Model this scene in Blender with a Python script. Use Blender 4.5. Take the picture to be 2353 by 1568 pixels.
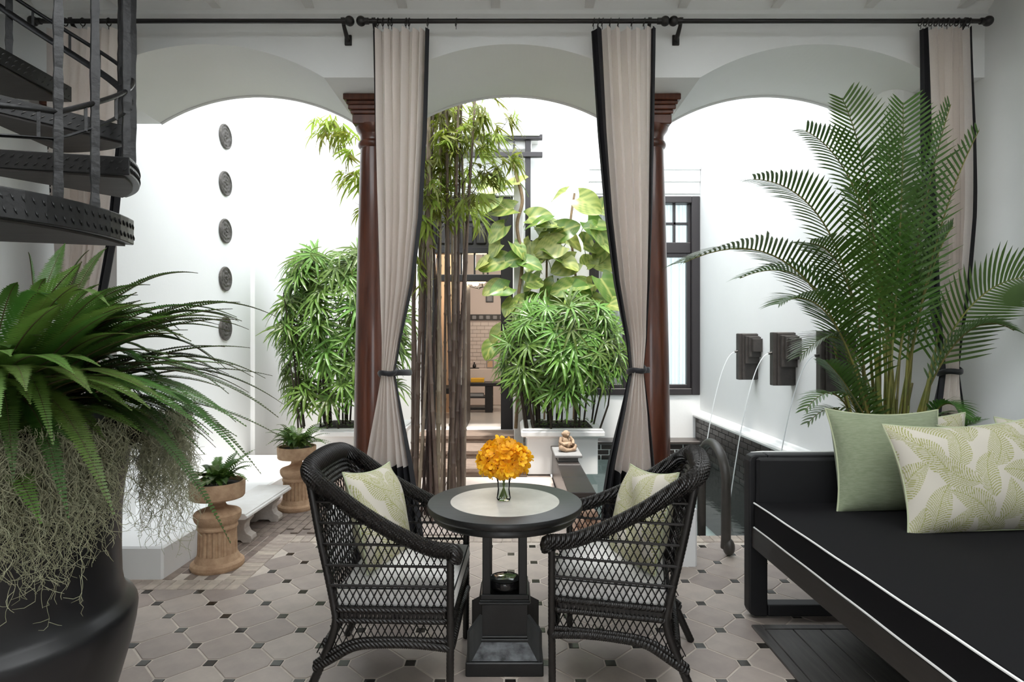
import bpy, math, random
import numpy as np
from mathutils import Vector, Matrix, Euler

random.seed(7)
for _o in list(bpy.data.objects):
    bpy.data.objects.remove(_o, do_unlink=True)
SC = bpy.context.scene
COL = SC.collection
PI = math.pi

# ------------------------------------------------------------------ camera, sky, sun, exposure
F_PX, EYE = 1350.0, 1.48
cam_d = bpy.data.cameras.new('camera')
cam_d.sensor_width = 36.0
cam_d.lens = 36.0 * F_PX / 2353.0
cam_d.clip_start = 0.05
cam_o = bpy.data.objects.new('camera', cam_d)
cam_o.location = (0, 0, EYE)
cam_o.rotation_euler = (PI / 2, 0, 0)
COL.objects.link(cam_o)
SC.camera = cam_o

world = bpy.data.worlds.new('sky')
SC.world = world
world.use_nodes = True
bg = world.node_tree.nodes['Background']
bg.inputs['Color'].default_value = (0.90, 0.95, 1.0, 1)
bg.inputs['Strength'].default_value = 2.2

sun_d = bpy.data.lights.new('sun', 'SUN')
sun_d.energy = 2.8
sun_d.angle = math.radians(6)
sun_d.color = (1.0, 0.95, 0.88)
sun_o = bpy.data.objects.new('sun', sun_d)
sun_o.rotation_euler = Vector((0.0, 0.27, -1.0)).to_track_quat('-Z', 'Y').to_euler()
COL.objects.link(sun_o)

SC.view_settings.view_transform = 'Standard'
SC.view_settings.look = 'None'
SC.view_settings.gamma = 1.0
SC.view_settings.use_curve_mapping = False
SC.view_settings.exposure = 1.02


def px(x, y, d):
    """real point that stands d metres into the place along the sight line of an image position"""
    return Vector(((x - 1176.5) * d / F_PX, d, EYE - (y - 784.0) * d / F_PX))


# ------------------------------------------------------------------ mesh helpers
class MB:
    def __init__(s):
        s.v = []; s.f = []; s.c = None

    def add(s, vs, fs):
        n = len(s.v)
        s.v += [tuple(p) for p in vs]
        s.f += [tuple(i + n for i in f) for f in fs]
        return s

    def box(s, x0, x1, y0, y1, z0, z1):
        return s.add([(x0, y0, z0), (x1, y0, z0), (x1, y1, z0), (x0, y1, z0), (x0, y0, z1), (x1, y0, z1), (x1, y1, z1), (x0, y1, z1)],
                     [(0, 3, 2, 1), (4, 5, 6, 7), (0, 1, 5, 4), (1, 2, 6, 5), (2, 3, 7, 6), (3, 0, 4, 7)])

    def cham(s, x0, x1, y0, y1, z0, z1, c):
        """box with chamfered edges on every side"""
        xs, ys, zs = (x0, x1), (y0, y1), (z0, z1)
        pts, idx = [], {}
        for a in (0, 1):
            for b in (0, 1):
                for d in (0, 1):
                    sx, sy, sz = (1 if a == 0 else -1), (1 if b == 0 else -1), (1 if d == 0 else -1)
                    idx[a, b, d, 0] = len(pts); pts.append((xs[a], ys[b] + sy * c, zs[d] + sz * c))
                    idx[a, b, d, 1] = len(pts); pts.append((xs[a] + sx * c, ys[b], zs[d] + sz * c))
                    idx[a, b, d, 2] = len(pts); pts.append((xs[a] + sx * c, ys[b] + sy * c, zs[d]))
        I = lambda a, b, d, k: idx[a, b, d, k]
        fs = []
        for a in (0, 1):
            q = [I(a, 0, 0, 0), I(a, 1, 0, 0), I(a, 1, 1, 0), I(a, 0, 1, 0)]; fs.append(q if a else q[::-1])
            q = [I(0, a, 0, 1), I(1, a, 0, 1), I(1, a, 1, 1), I(0, a, 1, 1)]; fs.append(q if not a else q[::-1])
            q = [I(0, 0, a, 2), I(1, 0, a, 2), I(1, 1, a, 2), I(0, 1, a, 2)]; fs.append(q if a else q[::-1])
        for a in (0, 1):
            for b in (0, 1):
                fs.append([I(a, b, 0, 0), I(a, b, 1, 0), I(a, b, 1, 1), I(a, b, 0, 1)])
                fs.append([I(a, 0, b, 0), I(a, 1, b, 0), I(a, 1, b, 2), I(a, 0, b, 2)])
                fs.append([I(0, a, b, 1), I(1, a, b, 1), I(1, a, b, 2), I(0, a, b, 2)])
                for d in (0, 1):
                    fs.append([I(a, b, d, 0), I(a, b, d, 1), I(a, b, d, 2)])
        return s.add(pts, fs)

    def prism(s, poly, y0, y1, axis='y'):
        """polygon in (a,b) extruded along an axis"""
        n = len(poly)
        if axis == 'y':
            P = [(a, y0, b) for a, b in poly] + [(a, y1, b) for a, b in poly]
        elif axis == 'x':
            P = [(y0, a, b) for a, b in poly] + [(y1, a, b) for a, b in poly]
        else:
            P = [(a, b, y0) for a, b in poly] + [(a, b, y1) for a, b in poly]
        F = [tuple(range(n)), tuple(range(2 * n - 1, n - 1, -1))]
        F += [(i, i + n, (i + 1) % n + n, (i + 1) % n) for i in range(n)]
        return s.add(P, F)

    def tube(s, path, r, n=6, closed=False, cap=True, flat=None):
        P = [Vector(p) for p in path]
        m = len(P)
        if m < 2:
            return s
        R = r if isinstance(r, (list, tuple)) else [r] * m
        nrm = None; vs = []
        for i in range(m):
            if closed:
                t = P[(i + 1) % m] - P[i - 1]
            else:
                t = P[min(i + 1, m - 1)] - P[max(i - 1, 0)]
            if t.length < 1e-9:
                t = Vector((0, 0, 1))
            t.normalize()
            if nrm is None:
                a = Vector((0, 0, 1)) if abs(t.z) < 0.9 else Vector((1, 0, 0))
                nrm = (a - t * a.dot(t)).normalized()
            else:
                nrm = nrm - t * nrm.dot(t)
                if nrm.length < 1e-6:
                    nrm = t.orthogonal()
                nrm.normalize()
            b = t.cross(nrm)
            for k in range(n):
                a = 2 * PI * k / n
                ra, rb = (R[i], R[i]) if flat is None else (R[i], R[i] * flat)
                vs.append(P[i] + nrm * (math.cos(a) * ra) + b * (math.sin(a) * rb))
        fs = []
        for i in range(m if closed else m - 1):
            j = (i + 1) % m
            for k in range(n):
                l = (k + 1) % n
                fs.append((i * n + k, i * n + l, j * n + l, j * n + k))
        if cap and not closed:
            fs.append(tuple(range(n - 1, -1, -1)))
            fs.append(tuple((m - 1) * n + k for k in range(n)))
        return s.add(vs, fs)

    def lathe(s, prof, n=32, c=(0, 0, 0), capb=True, capt=True, rad=None):
        vs, fs = [], []
        m = len(prof)
        for (r, z) in prof:
            for k in range(n):
                a = 2 * PI * k / n
                q = r if rad is None else rad(r, z, a)
                vs.append((c[0] + q * math.cos(a), c[1] + q * math.sin(a), c[2] + z))
        for i in range(m - 1):
            for k in range(n):
                l = (k + 1) % n
                fs.append((i * n + k, i * n + l, (i + 1) * n + l, (i + 1) * n + k))
        if capb:
            fs.append(tuple(range(n - 1, -1, -1)))
        if capt:
            fs.append(tuple((m - 1) * n + k for k in range(n)))
        return s.add(vs, fs)

    def grid(s, nu, nv, fn):
        vs = [fn(i / nu, j / nv) for j in range(nv + 1) for i in range(nu + 1)]
        fs = [(j * (nu + 1) + i, j * (nu + 1) + i + 1, (j + 1) * (nu + 1) + i + 1, (j + 1) * (nu + 1) + i) for j in range(nv) for i in range(nu)]
        return s.add(vs, fs)

    def ball(s, c, r, n=14, m=8):
        rx, ry, rz = r if isinstance(r, (tuple, list)) else (r, r, r)
        prof = [(math.sin(PI * i / m), -math.cos(PI * i / m)) for i in range(m + 1)]
        vs, fs = [], []
        for (q, z) in prof:
            for k in range(n):
                a = 2 * PI * k / n
                vs.append((c[0] + rx * max(q, 0.001) * math.cos(a), c[1] + ry * max(q, 0.001) * math.sin(a), c[2] + rz * z))
        for i in range(m):
            for k in range(n):
                l = (k + 1) % n
                fs.append((i * n + k, i * n + l, (i + 1) * n + l, (i + 1) * n + k))
        return s.add(vs, fs)


def wloc(o):
    p = Vector((0, 0, 0))
    while o is not None:
        p += o.location
        o = o.parent
    return p


def mesh_from(name, mb, m, smooth=False, off=(0, 0, 0)):
    me = bpy.data.meshes.new(name)
    if off[0] or off[1] or off[2]:
        vs = [(a - off[0], b - off[1], c - off[2]) for a, b, c in mb.v]
    else:
        vs = mb.v
    me.from_pydata(vs, [], mb.f)
    if smooth:
        me.polygons.foreach_set('use_smooth', [True] * len(me.polygons))
    if mb.c is not None:
        ca = me.color_attributes.new('Col', 'FLOAT_COLOR', 'POINT')
        arr = np.ones((len(me.vertices), 4), np.float32)
        arr[:, :3] = np.array(mb.c, np.float32)
        ca.data.foreach_set('color', arr.ravel())
    if smooth and len(me.polygons) < 60000:
        me.set_sharp_from_angle(angle=math.radians(48))
    me.update()
    if m:
        me.materials.append(M[m] if isinstance(m, str) else m)
    return me


def obj(name, mb, m, parent=None, smooth=False, bevel=0, world=True, loc=None, seg=2, autosmooth=False):
    """one mesh object; world=True: mb holds world coordinates, origin goes to the parent or to loc"""
    off = wloc(parent) if (parent is not None and world) else Vector((0, 0, 0))
    if parent is None and loc is not None and world:
        off = Vector(loc)
    me = mesh_from(name, mb, m, smooth, off)
    o = bpy.data.objects.new(name, me)
    COL.objects.link(o)
    if parent is not None:
        o.parent = parent
    elif loc is not None:
        o.location = loc
    if bevel:
        b = o.modifiers.new('bevel', 'BEVEL'); b.width = bevel; b.segments = seg; b.limit_method = 'ANGLE'; b.angle_limit = math.radians(35)
    if autosmooth:
        try:
            me.set_sharp_from_angle(angle=math.radians(40))
        except Exception:
            pass
    return o


def inst(name, me, parent=None, mat4=None):
    o = bpy.data.objects.new(name, me)
    COL.objects.link(o)
    o.parent = parent
    if mat4 is not None:
        o.matrix_local = mat4
    return o


def tag(o, label=None, cat=None, group=None, kind=None):
    if label: o['label'] = label
    if cat: o['category'] = cat
    if group: o['group'] = group
    if kind: o['kind'] = kind
    return o


def thing(name, label, cat, loc=(0, 0, 0), rz=0.0, group=None):
    o = bpy.data.objects.new(name, None)
    o.empty_display_size = 0.1
    COL.objects.link(o)
    o.location = loc; o.rotation_euler = (0, 0, rz)
    return tag(o, label, cat, group)


def struct(name, mb, m, label=None, cat=None, smooth=False, bevel=0, parent=None):
    o = obj(name, mb, m, parent, smooth, bevel)
    if parent is None:
        tag(o, label, cat, kind='structure')
    return o


# ------------------------------------------------------------------ materials
M = {}


def mat(name, col, rough=0.5, var=0.0, scale=6.0, col2=None, bump=0.0, bscale=60.0, metal=0.0, rand=0.0, spec=0.5,
        stretch=None, transl=0.0, coat=0.0, attr=False, detail=4.0, emit=0.0, wave=None, sheen=0.0, bstretch=None):
    m = bpy.data.materials.new(name)
    m.use_nodes = True
    nt = m.node_tree; N = nt.nodes; L = nt.links
    bs = N['Principled BSDF']
    out = N['Material Output']
    bs.inputs['Roughness'].default_value = rough
    bs.inputs['Metallic'].default_value = metal
    bs.inputs['Specular IOR Level'].default_value = spec
    if coat:
        bs.inputs['Coat Weight'].default_value = coat
        bs.inputs['Coat Roughness'].default_value = 0.08
    if sheen:
        bs.inputs['Sheen Weight'].default_value = sheen
    tc = N.new('ShaderNodeTexCoord')

    def coords(st):
        if st is None:
            return tc.outputs['Object']
        mp = N.new('ShaderNodeMapping'); mp.inputs['Scale'].default_value = st
        L.new(tc.outputs['Object'], mp.inputs['Vector'])
        return mp.outputs['Vector']
    c = (*col, 1)
    if attr:
        a = N.new('ShaderNodeAttribute'); a.attribute_name = 'Col'
        sock = a.outputs['Color']
    else:
        rgb = N.new('ShaderNodeRGB'); rgb.outputs[0].default_value = c
        sock = rgb.outputs[0]
    if var or col2:
        nz = N.new('ShaderNodeTexNoise'); nz.inputs['Scale'].default_value = scale; nz.inputs['Detail'].default_value = detail
        nz.inputs['Roughness'].default_value = 0.6
        L.new(coords(stretch), nz.inputs['Vector'])
        rp = N.new('ShaderNodeValToRGB')
        rp.color_ramp.elements[0].position = 0.32; rp.color_ramp.elements[1].position = 0.68
        L.new(nz.outputs['Fac'], rp.inputs['Fac'])
        mx = N.new('ShaderNodeMix'); mx.data_type = 'RGBA'
        L.new(rp.outputs['Color'], mx.inputs['Factor'])
        if col2:
            L.new(sock, mx.inputs[6]); mx.inputs[7].default_value = (*col2, 1)
        else:
            d = N.new('ShaderNodeMix'); d.data_type = 'RGBA'; d.blend_type = 'MULTIPLY'; d.inputs['Factor'].default_value = 1
            L.new(sock, d.inputs[6]); d.inputs[7].default_value = (1 - var, 1 - var, 1 - var, 1)
            L.new(d.outputs[2], mx.inputs[6]); L.new(sock, mx.inputs[7])
        sock = mx.outputs[2]
    if rand:
        oi = N.new('ShaderNodeObjectInfo')
        mr = N.new('ShaderNodeMapRange'); mr.inputs['To Min'].default_value = 1 - rand; mr.inputs['To Max'].default_value = 1 + rand
        L.new(oi.outputs['Random'], mr.inputs['Value'])
        hv = N.new('ShaderNodeHueSaturation')
        L.new(mr.outputs['Result'], hv.inputs['Value']); L.new(sock, hv.inputs['Color'])
        m2 = N.new('ShaderNodeMath'); m2.operation = 'MULTIPLY_ADD'; m2.inputs[1].default_value = rand * 0.12; m2.inputs[2].default_value = 0.5 - rand * 0.06
        L.new(oi.outputs['Random'], m2.inputs[0]); L.new(m2.outputs[0], hv.inputs['Hue'])
        sock = hv.outputs['Color']
    L.new(sock, bs.inputs['Base Color'])
    if bump:
        if wave:
            bn = N.new('ShaderNodeTexWave'); bn.inputs['Scale'].default_value = bscale; bn.bands_direction = wave
            bn.inputs['Distortion'].default_value = 1.5
            L.new(coords(bstretch), bn.inputs['Vector']); bo = bn.outputs['Fac']
        else:
            bn = N.new('ShaderNodeTexNoise'); bn.inputs['Scale'].default_value = bscale; bn.inputs['Detail'].default_value = 3
            L.new(coords(bstretch), bn.inputs['Vector']); bo = bn.outputs['Fac']
        bp = N.new('ShaderNodeBump'); bp.inputs['Strength'].default_value = bump; bp.inputs['Distance'].default_value = 0.01
        L.new(bo, bp.inputs['Height']); L.new(bp.outputs['Normal'], bs.inputs['Normal'])
    if emit:
        bs.inputs['Emission Color'].default_value = c; bs.inputs['Emission Strength'].default_value = emit
    if transl:
        tr = N.new('ShaderNodeBsdfTranslucent'); L.new(sock, tr.inputs['Color'])
        ms = N.new('ShaderNodeMixShader'); ms.inputs[0].default_value = transl
        L.new(bs.outputs[0], ms.inputs[1]); L.new(tr.outputs[0], ms.inputs[2]); L.new(ms.outputs[0], out.inputs['Surface'])
    M[name] = m
    return m


mat('plaster', (0.83, 0.835, 0.83), 0.85, var=0.03, scale=1.5, bump=0.06, bscale=35)
mat('plaster_cool', (0.80, 0.82, 0.815), 0.85, var=0.03, scale=1.5, bump=0.05, bscale=35)
mat('paint_white', (0.86, 0.86, 0.85), 0.5, var=0.03, scale=3)
mat('ceiling_paint', (0.78, 0.78, 0.76), 0.7, var=0.03, scale=2)
mat('grout', (0.64, 0.565, 0.49), 0.9, var=0.2, scale=12, bump=0.2, bscale=120)
mat('floor_tile', (0.41, 0.345, 0.30), 0.48, col2=(0.325, 0.272, 0.24), scale=6, rand=0.16, bump=0.05, bscale=45)
mat('inset_tile', (0.03, 0.024, 0.02), 0.25, var=0.4, scale=20, rand=0.6)
mat('light_brick', (0.52, 0.44, 0.37), 0.8, var=0.3, scale=14, rand=0.16, bump=0.25, bscale=70)
mat('dark_brick', (0.27, 0.21, 0.175), 0.8, var=0.4, scale=12, rand=0.12, bump=0.3, bscale=70)
mat('pool_brick', (0.030, 0.023, 0.020), 0.4, var=0.4, scale=10, rand=0.4, bump=0.2, bscale=60)
mat('pool_grout', (0.060, 0.053, 0.049), 0.8)
mat('paver_bed', (0.26, 0.21, 0.18), 0.9, var=0.3, scale=15)
mat('dark_stone', (0.075, 0.064, 0.058), 0.35, col2=(0.05, 0.043, 0.04), scale=3, rand=0.1)
mat('pale_paving', (0.62, 0.52, 0.46), 0.7, var=0.12, scale=8, rand=0.06)
mat('grey_slab', (0.28, 0.275, 0.27), 0.6, var=0.12, scale=9)
mat('pool_basin', (0.44, 0.48, 0.475), 0.7, var=0.15, scale=4)
mat('mahogany', (0.150, 0.046, 0.022), 0.30, col2=(0.062, 0.018, 0.011), scale=3.0, stretch=(6, 6, 0.8), coat=0.35, detail=6)
mat('black_iron', (0.004, 0.004, 0.0048), 0.42, var=0.4, scale=18, bump=0.25, bscale=38)
mat('black_tread', (0.006, 0.006, 0.0066), 0.40, var=0.5, scale=9, bump=0.1, bscale=60)
mat('tread_under', (0.055, 0.048, 0.045), 0.6, var=0.3, scale=4, stretch=(1, 6, 1))
mat('black_rod', (0.008, 0.007, 0.007), 0.35)
mat('curtain_cream', (0.93, 0.875, 0.835), 0.85, var=0.04, scale=120, transl=0.46)
mat('curtain_black', (0.012, 0.012, 0.016), 0.85)
mat('tie_black', (0.008, 0.008, 0.011), 0.6, sheen=0.2)
mat('pot_black', (0.012, 0.012, 0.014), 0.36, var=0.3, scale=4, bump=0.04, bscale=12)
mat('soil', (0.022, 0.014, 0.009), 0.95, var=0.5, scale=40, bump=0.8, bscale=60)
mat('terracotta', (0.53, 0.36, 0.225), 0.85, col2=(0.38, 0.235, 0.14), scale=18, bump=0.3, bscale=90)
mat('terracotta_red', (0.40, 0.23, 0.15), 0.8, col2=(0.48, 0.34, 0.26), scale=9, bump=0.2, bscale=60)
mat('sandstone', (0.48, 0.35, 0.24), 0.85, col2=(0.26, 0.17, 0.11), scale=14, bump=0.4, bscale=60)
mat('marble', (0.78, 0.77, 0.75), 0.4, col2=(0.68, 0.66, 0.63), scale=6)
mat('bench_stone', (0.60, 0.55, 0.50), 0.8, col2=(0.40, 0.35, 0.31), scale=10, bump=0.2, bscale=60)
mat('wicker', (0.012, 0.0095, 0.008), 0.38, var=0.5, scale=60, bump=0.45, bscale=34, wave='DIAGONAL')
mat('wicker_strand', (0.012, 0.010, 0.009), 0.38, var=0.5, scale=50)
mat('chair_cushion', (0.84, 0.82, 0.79), 0.9, var=0.05, scale=200, bump=0.05, bscale=300)
mat('piping_dark', (0.02, 0.02, 0.02), 0.8)
mat('table_black', (0.009, 0.009, 0.009), 0.38, var=0.5, scale=10, stretch=(1, 8, 1), bump=0.06, bscale=50, bstretch=(1, 8, 1))
mat('table_top', (0.060, 0.062, 0.062), 0.42, var=0.25, scale=8, stretch=(1, 8, 1), bump=0.05, bscale=50, bstretch=(1, 8, 1))
mat('table_worn_sheen', (0.17, 0.18, 0.19), 0.28, col2=(0.03, 0.03, 0.033), scale=22, stretch=(1, 2, 1))  # worn patches, with the foot's bright reflection put into the colour
mat('inlay', (0.60, 0.58, 0.54), 0.35, col2=(0.48, 0.465, 0.43), scale=9, detail=8)
mat('lid_glass', (0.16, 0.17, 0.17), 0.06, metal=0.6)
mat('bowl_black', (0.01, 0.01, 0.011), 0.12)
mat('sofa_black', (0.0055, 0.0055, 0.007), 0.6, var=0.2, scale=20)
mat('sofa_wood', (0.028, 0.024, 0.022), 0.4, var=0.35, scale=6, stretch=(8, 1, 8))
mat('mattress', (0.0036, 0.0033, 0.0044), 0.9, var=0.15, scale=250, spec=0.25)
mat('piping_white', (0.85, 0.85, 0.83), 0.7)
mat('sage', (0.215, 0.26, 0.155), 0.9, col2=(0.30, 0.335, 0.225), scale=60, stretch=(0.35, 1, 3.5), sheen=0.1, bump=0.08, bscale=200)
mat('sage_trim', (0.50, 0.54, 0.36), 0.9)
mat('leaf_print', (1, 1, 1), 0.9, attr=True, bump=0.05, bscale=300)
mat('deck_wood', (0.085, 0.078, 0.073), 0.42, col2=(0.05, 0.046, 0.044), scale=5, stretch=(10, 1, 10), rand=0.2)
mat('rail_metal', (0.060, 0.054, 0.047), 0.42, var=0.3, scale=14)
mat('bronze_block', (0.055, 0.048, 0.044), 0.5, var=0.35, scale=14, bump=0.1, bscale=50)
mat('jet', (0.92, 0.95, 0.96), 0.15, spec=0.6, transl=0.5)
mat('medallion', (0.055, 0.05, 0.045), 0.7, col2=(0.11, 0.10, 0.09), scale=26, bump=0.7, bscale=38)
mat('frame_black', (0.014, 0.012, 0.013), 0.4)
mat('frame_dark', (0.026, 0.022, 0.024), 0.45)
mat('door_panel', (0.030, 0.025, 0.022), 0.5, var=0.4, scale=3)
mat('sheer', (0.80, 0.86, 0.86), 0.9, transl=0.3)
mat('steps_wood', (0.30, 0.225, 0.175), 0.75, col2=(0.17, 0.12, 0.095), scale=7, stretch=(1.2, 9, 9), bump=0.3, bscale=40, bstretch=(1, 8, 8))
mat('room_pink', (0.74, 0.64, 0.59), 0.8)
mat('room_tile', (0.76, 0.67, 0.62), 0.35, rand=0.04)
mat('room_tile_gap', (0.46, 0.39, 0.36), 0.8)
mat('room_floor', (0.62, 0.58, 0.54), 0.25)
mat('room_warm', (0.66, 0.44, 0.28), 0.8)  # warm light on the inner wall is put into this colour
mat('room_slate', (0.30, 0.30, 0.31), 0.6)
mat('book_yellow', (0.75, 0.42, 0.03), 0.6)
mat('book_grey', (0.42, 0.42, 0.43), 0.6)
mat('cloth_white', (0.72, 0.73, 0.73), 0.9)
mat('bulb', (1.0, 0.80, 0.52), 0.5, emit=14)
mat('fern', (0.062, 0.138, 0.022), 0.5, transl=0.28, rand=0.35, var=0.3, scale=9)
mat('fern_light', (0.115, 0.215, 0.038), 0.5, transl=0.30, rand=0.25, var=0.25, scale=9)
mat('fern_rib', (0.06, 0.045, 0.015), 0.6)
mat('moss', (0.46, 0.46, 0.315), 0.9, col2=(0.28, 0.285, 0.18), scale=16, transl=0.15)
mat('palm', (0.065, 0.145, 0.022), 0.38, transl=0.30, rand=0.3, var=0.2, scale=6)
mat('palm_stem', (0.19, 0.16, 0.035), 0.5, col2=(0.10, 0.115, 0.025), scale=8, rand=0.3)
mat('rhapis', (0.125, 0.225, 0.036), 0.36, transl=0.26, rand=0.4, var=0.25, scale=8)
mat('rhapis_stem', (0.035, 0.024, 0.014), 0.8, var=0.4, scale=30)
mat('bamboo_leaf', (0.30, 0.36, 0.06), 0.45, transl=0.42, rand=0.45)
mat('culm', (0.20, 0.145, 0.112), 0.42, col2=(0.10, 0.066, 0.052), scale=6, stretch=(3, 3, 1), rand=0.75)
mat('culm_tan', (0.40, 0.32, 0.245), 0.42, col2=(0.23, 0.17, 0.125), scale=6, stretch=(3, 3, 1), rand=0.4)
mat('pothos', (1, 1, 1), 0.34, attr=True, transl=0.25, rand=0.15)
mat('vine', (0.20, 0.135, 0.07), 0.8, var=0.4, scale=20)
mat('vine_green', (0.12, 0.18, 0.04), 0.6)
mat('petal', (1.0, 0.55, 0.018), 0.55, transl=0.35, rand=0.2)
mat('petal_heart', (0.34, 0.055, 0.008), 0.6)
mat('stalk', (0.11, 0.16, 0.025), 0.5)
mat('post_white', (0.66, 0.65, 0.62), 0.7, var=0.15, scale=10)

# milk glass of the added rooflight: scatters the daylight that falls on it
m = bpy.data.materials.new('milk_glass'); m.use_nodes = True; M['milk_glass'] = m
nt = m.node_tree; nt.nodes.remove(nt.nodes['Principled BSDF'])
tl_ = nt.nodes.new('ShaderNodeBsdfTranslucent'); tl_.inputs[0].default_value = (0.86, 0.87, 0.87, 1)
nt.links.new(tl_.outputs[0], nt.nodes['Material Output'].inputs['Surface'])

# clear glass and water
m = bpy.data.materials.new('glass'); m.use_nodes = True; M['glass'] = m
nt = m.node_tree; nt.nodes.remove(nt.nodes['Principled BSDF'])
tr = nt.nodes.new('ShaderNodeBsdfTransparent'); tr.inputs[0].default_value = (0.95, 0.97, 0.97, 1)
gl = nt.nodes.new('ShaderNodeBsdfGlossy'); gl.inputs['Roughness'].default_value = 0.02
fr = nt.nodes.new('ShaderNodeFresnel'); fr.inputs[0].default_value = 1.22
mx = nt.nodes.new('ShaderNodeMixShader')
nt.links.new(fr.outputs[0], mx.inputs[0]); nt.links.new(tr.outputs[0], mx.inputs[1]); nt.links.new(gl.outputs[0], mx.inputs[2])
nt.links.new(mx.outputs[0], nt.nodes['Material Output'].inputs['Surface'])

m = bpy.data.materials.new('water'); m.use_nodes = True; M['water'] = m
nt = m.node_tree; nt.nodes.remove(nt.nodes['Principled BSDF'])
tr = nt.nodes.new('ShaderNodeBsdfTransparent'); tr.inputs[0].default_value = (0.66, 0.73, 0.73, 1)
gl = nt.nodes.new('ShaderNodeBsdfGlossy'); gl.inputs['Roughness'].default_value = 0.06
fr = nt.nodes.new('ShaderNodeFresnel'); fr.inputs[0].default_value = 1.33
nz = nt.nodes.new('ShaderNodeTexNoise'); nz.inputs['Scale'].default_value = 9; nz.inputs['Detail'].default_value = 2
bp = nt.nodes.new('ShaderNodeBump'); bp.inputs['Strength'].default_value = 0.12; bp.inputs['Distance'].default_value = 0.02
tcn = nt.nodes.new('ShaderNodeTexCoord')
nt.links.new(tcn.outputs['Object'], nz.inputs['Vector'])
nt.links.new(nz.outputs['Fac'], bp.inputs['Height']); nt.links.new(bp.outputs[0], gl.inputs['Normal']); nt.links.new(bp.outputs[0], fr.inputs['Normal'])
mx = nt.nodes.new('ShaderNodeMixShader')
nt.links.new(fr.outputs[0], mx.inputs[0]); nt.links.new(tr.outputs[0], mx.inputs[1]); nt.links.new(gl.outputs[0], mx.inputs[2])
nt.links.new(mx.outputs[0], nt.nodes['Material Output'].inputs['Surface'])

# ------------------------------------------------------------------ the setting
XL, XR = -3.25, 2.976          # room walls
YB0, YB1 = 3.70, 4.49          # arcade beam, front and back face
ZC = 3.60
ZSP, ZCR = 3.14, 3.35          # arch springing and crown
COLX = 0.965
YW = 8.0                       # courtyard end wall
XCL, XCR = -3.0, 2.56          # courtyard side walls
HW = 4.95

# floor bed, octagon tiles and inset squares
floor = struct('floor', MB().box(XL, XR, -2.0, 4.46, -0.25, -0.0028), 'grout', 'terrace floor of taupe octagon tiles with small dark inset squares', 'floor')
A = 0.1535
X0, Y0 = -2.156, 3.47
S_, G_ = 0.025, 0.0062
h = A - S_ - G_
def octo(c, z0, z1, inset):
    k = A - G_
    base = [(h, -S_), (h, S_), (S_, h), (-S_, h), (-h, S_), (-h, -S_), (-S_, -h), (S_, -h)]
    b = MB()
    n = 8
    f = 1 - inset / h
    vs = [(x, y, z0) for x, y in base] + [(x, y, z1 - inset * 0.6) for x, y in base] + [(x * f, y * f, z1) for x, y in base]
    fs = [tuple(n * 2 + i for i in range(n))]
    for l in (0, 1):
        fs += [(l * n + i, l * n + (i + 1) % n, (l + 1) * n + (i + 1) % n, (l + 1) * n + i) for i in range(n)]
    return b.add(vs, fs)
def sq(s, z0, z1, inset):
    base = [(s, -s), (s, s), (-s, s), (-s, -s)]
    f = 1 - inset / s
    vs = [(x, y, z0) for x, y in base] + [(x, y, z1 - inset) for x, y in base] + [(x * f, y * f, z1) for x, y in base]
    fs = [(8, 9, 10, 11)]
    for l in (0, 1):
        fs += [(l * 4 + i, l * 4 + (i + 1) % 4, (l + 1) * 4 + (i + 1) % 4, (l + 1) * 4 + i) for i in range(4)]
    return MB().add(vs, fs)
tile_me = mesh_from('floor_tile', octo(None, -0.012, 0.0, 0.003), 'floor_tile')
dot_me = mesh_from('inset_tile', sq(S_ - 0.001, -0.012, -0.0005, 0.002), 'inset_tile')
BX = -1.64                     # inner edge of the pale brick border
rest = MB(); rest_d = MB(); nt_ = nd_ = 0
cells = []
for j in range(-38, 8):
    for i in range(-9, 36):
        x, y = X0 + A * i, Y0 + A * j
        if x < XL + 0.02 or x > XR - 0.02 or y > 4.33:
            continue
        if x < BX + 0.01 and y > 3.52:
            continue
        cells.append((y, x, (i + j) % 2))
cells.sort(reverse=True)
for y, x, odd in cells:
    near = y > 1.95
    if odd:
        if near and nt_ < 300:
            o = inst('floor_tile', tile_me, floor, Matrix.Translation((x, y, random.uniform(-0.0008, 0.0008)))); nt_ += 1
        else:
            b = octo(None, -0.012, 0, 0.003); rest.add([(a + x, c + y, d) for a, c, d in b.v], b.f)
    else:
        if near and nd_ < 300:
            o = inst('inset_tile', dot_me, floor, Matrix.Translation((x, y, 0))); nd_ += 1
        else:
            b = sq(S_ - 0.001, -0.012, -0.0005, 0.002); rest_d.add([(a + x, c + y, d) for a, c, d in b.v], b.f)
tag(obj('floor_tile_field', rest, 'floor_tile', floor), kind='stuff')
tag(obj('inset_tile_field', rest_d, 'inset_tile', floor), kind='stuff')
# pale brick border (headers laid side by side)
bw, bl = 0.071, 0.142
br_y = mesh_from('border_brick', MB().cham(-bw / 2 + .002, bw / 2 - .002, -bl / 2 + .002, bl / 2 - .002, -0.03, 0.004, 0.003), 'light_brick')
br_x = mesh_from('border_brick', MB().cham(-bl / 2 + .002, bl / 2 - .002, -bw / 2 + .002, bw / 2 - .002, -0.03, 0.004, 0.003), 'light_brick')
def brick(name, me, parent, x, y, z=0.0, a=0.0):
    inst(name, me, parent, Matrix.Translation((x, y, z + random.uniform(-.001, .001))) @ Matrix.Rotation(a + random.uniform(-.01, .01), 4, 'Z'))
for k in range(22):
    brick('border_brick', br_y, floor, BX - 0.036 - k * bw, 3.49 + bl / 2)
for k in range(12):
    brick('border_brick', br_x, floor, BX - bl / 2, 3.49 + bl + bw / 2 + k * bw)
for k in range(64):
    brick('border_brick', br_y, floor, BX - 0.1 + k * bw, 4.388)

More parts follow.
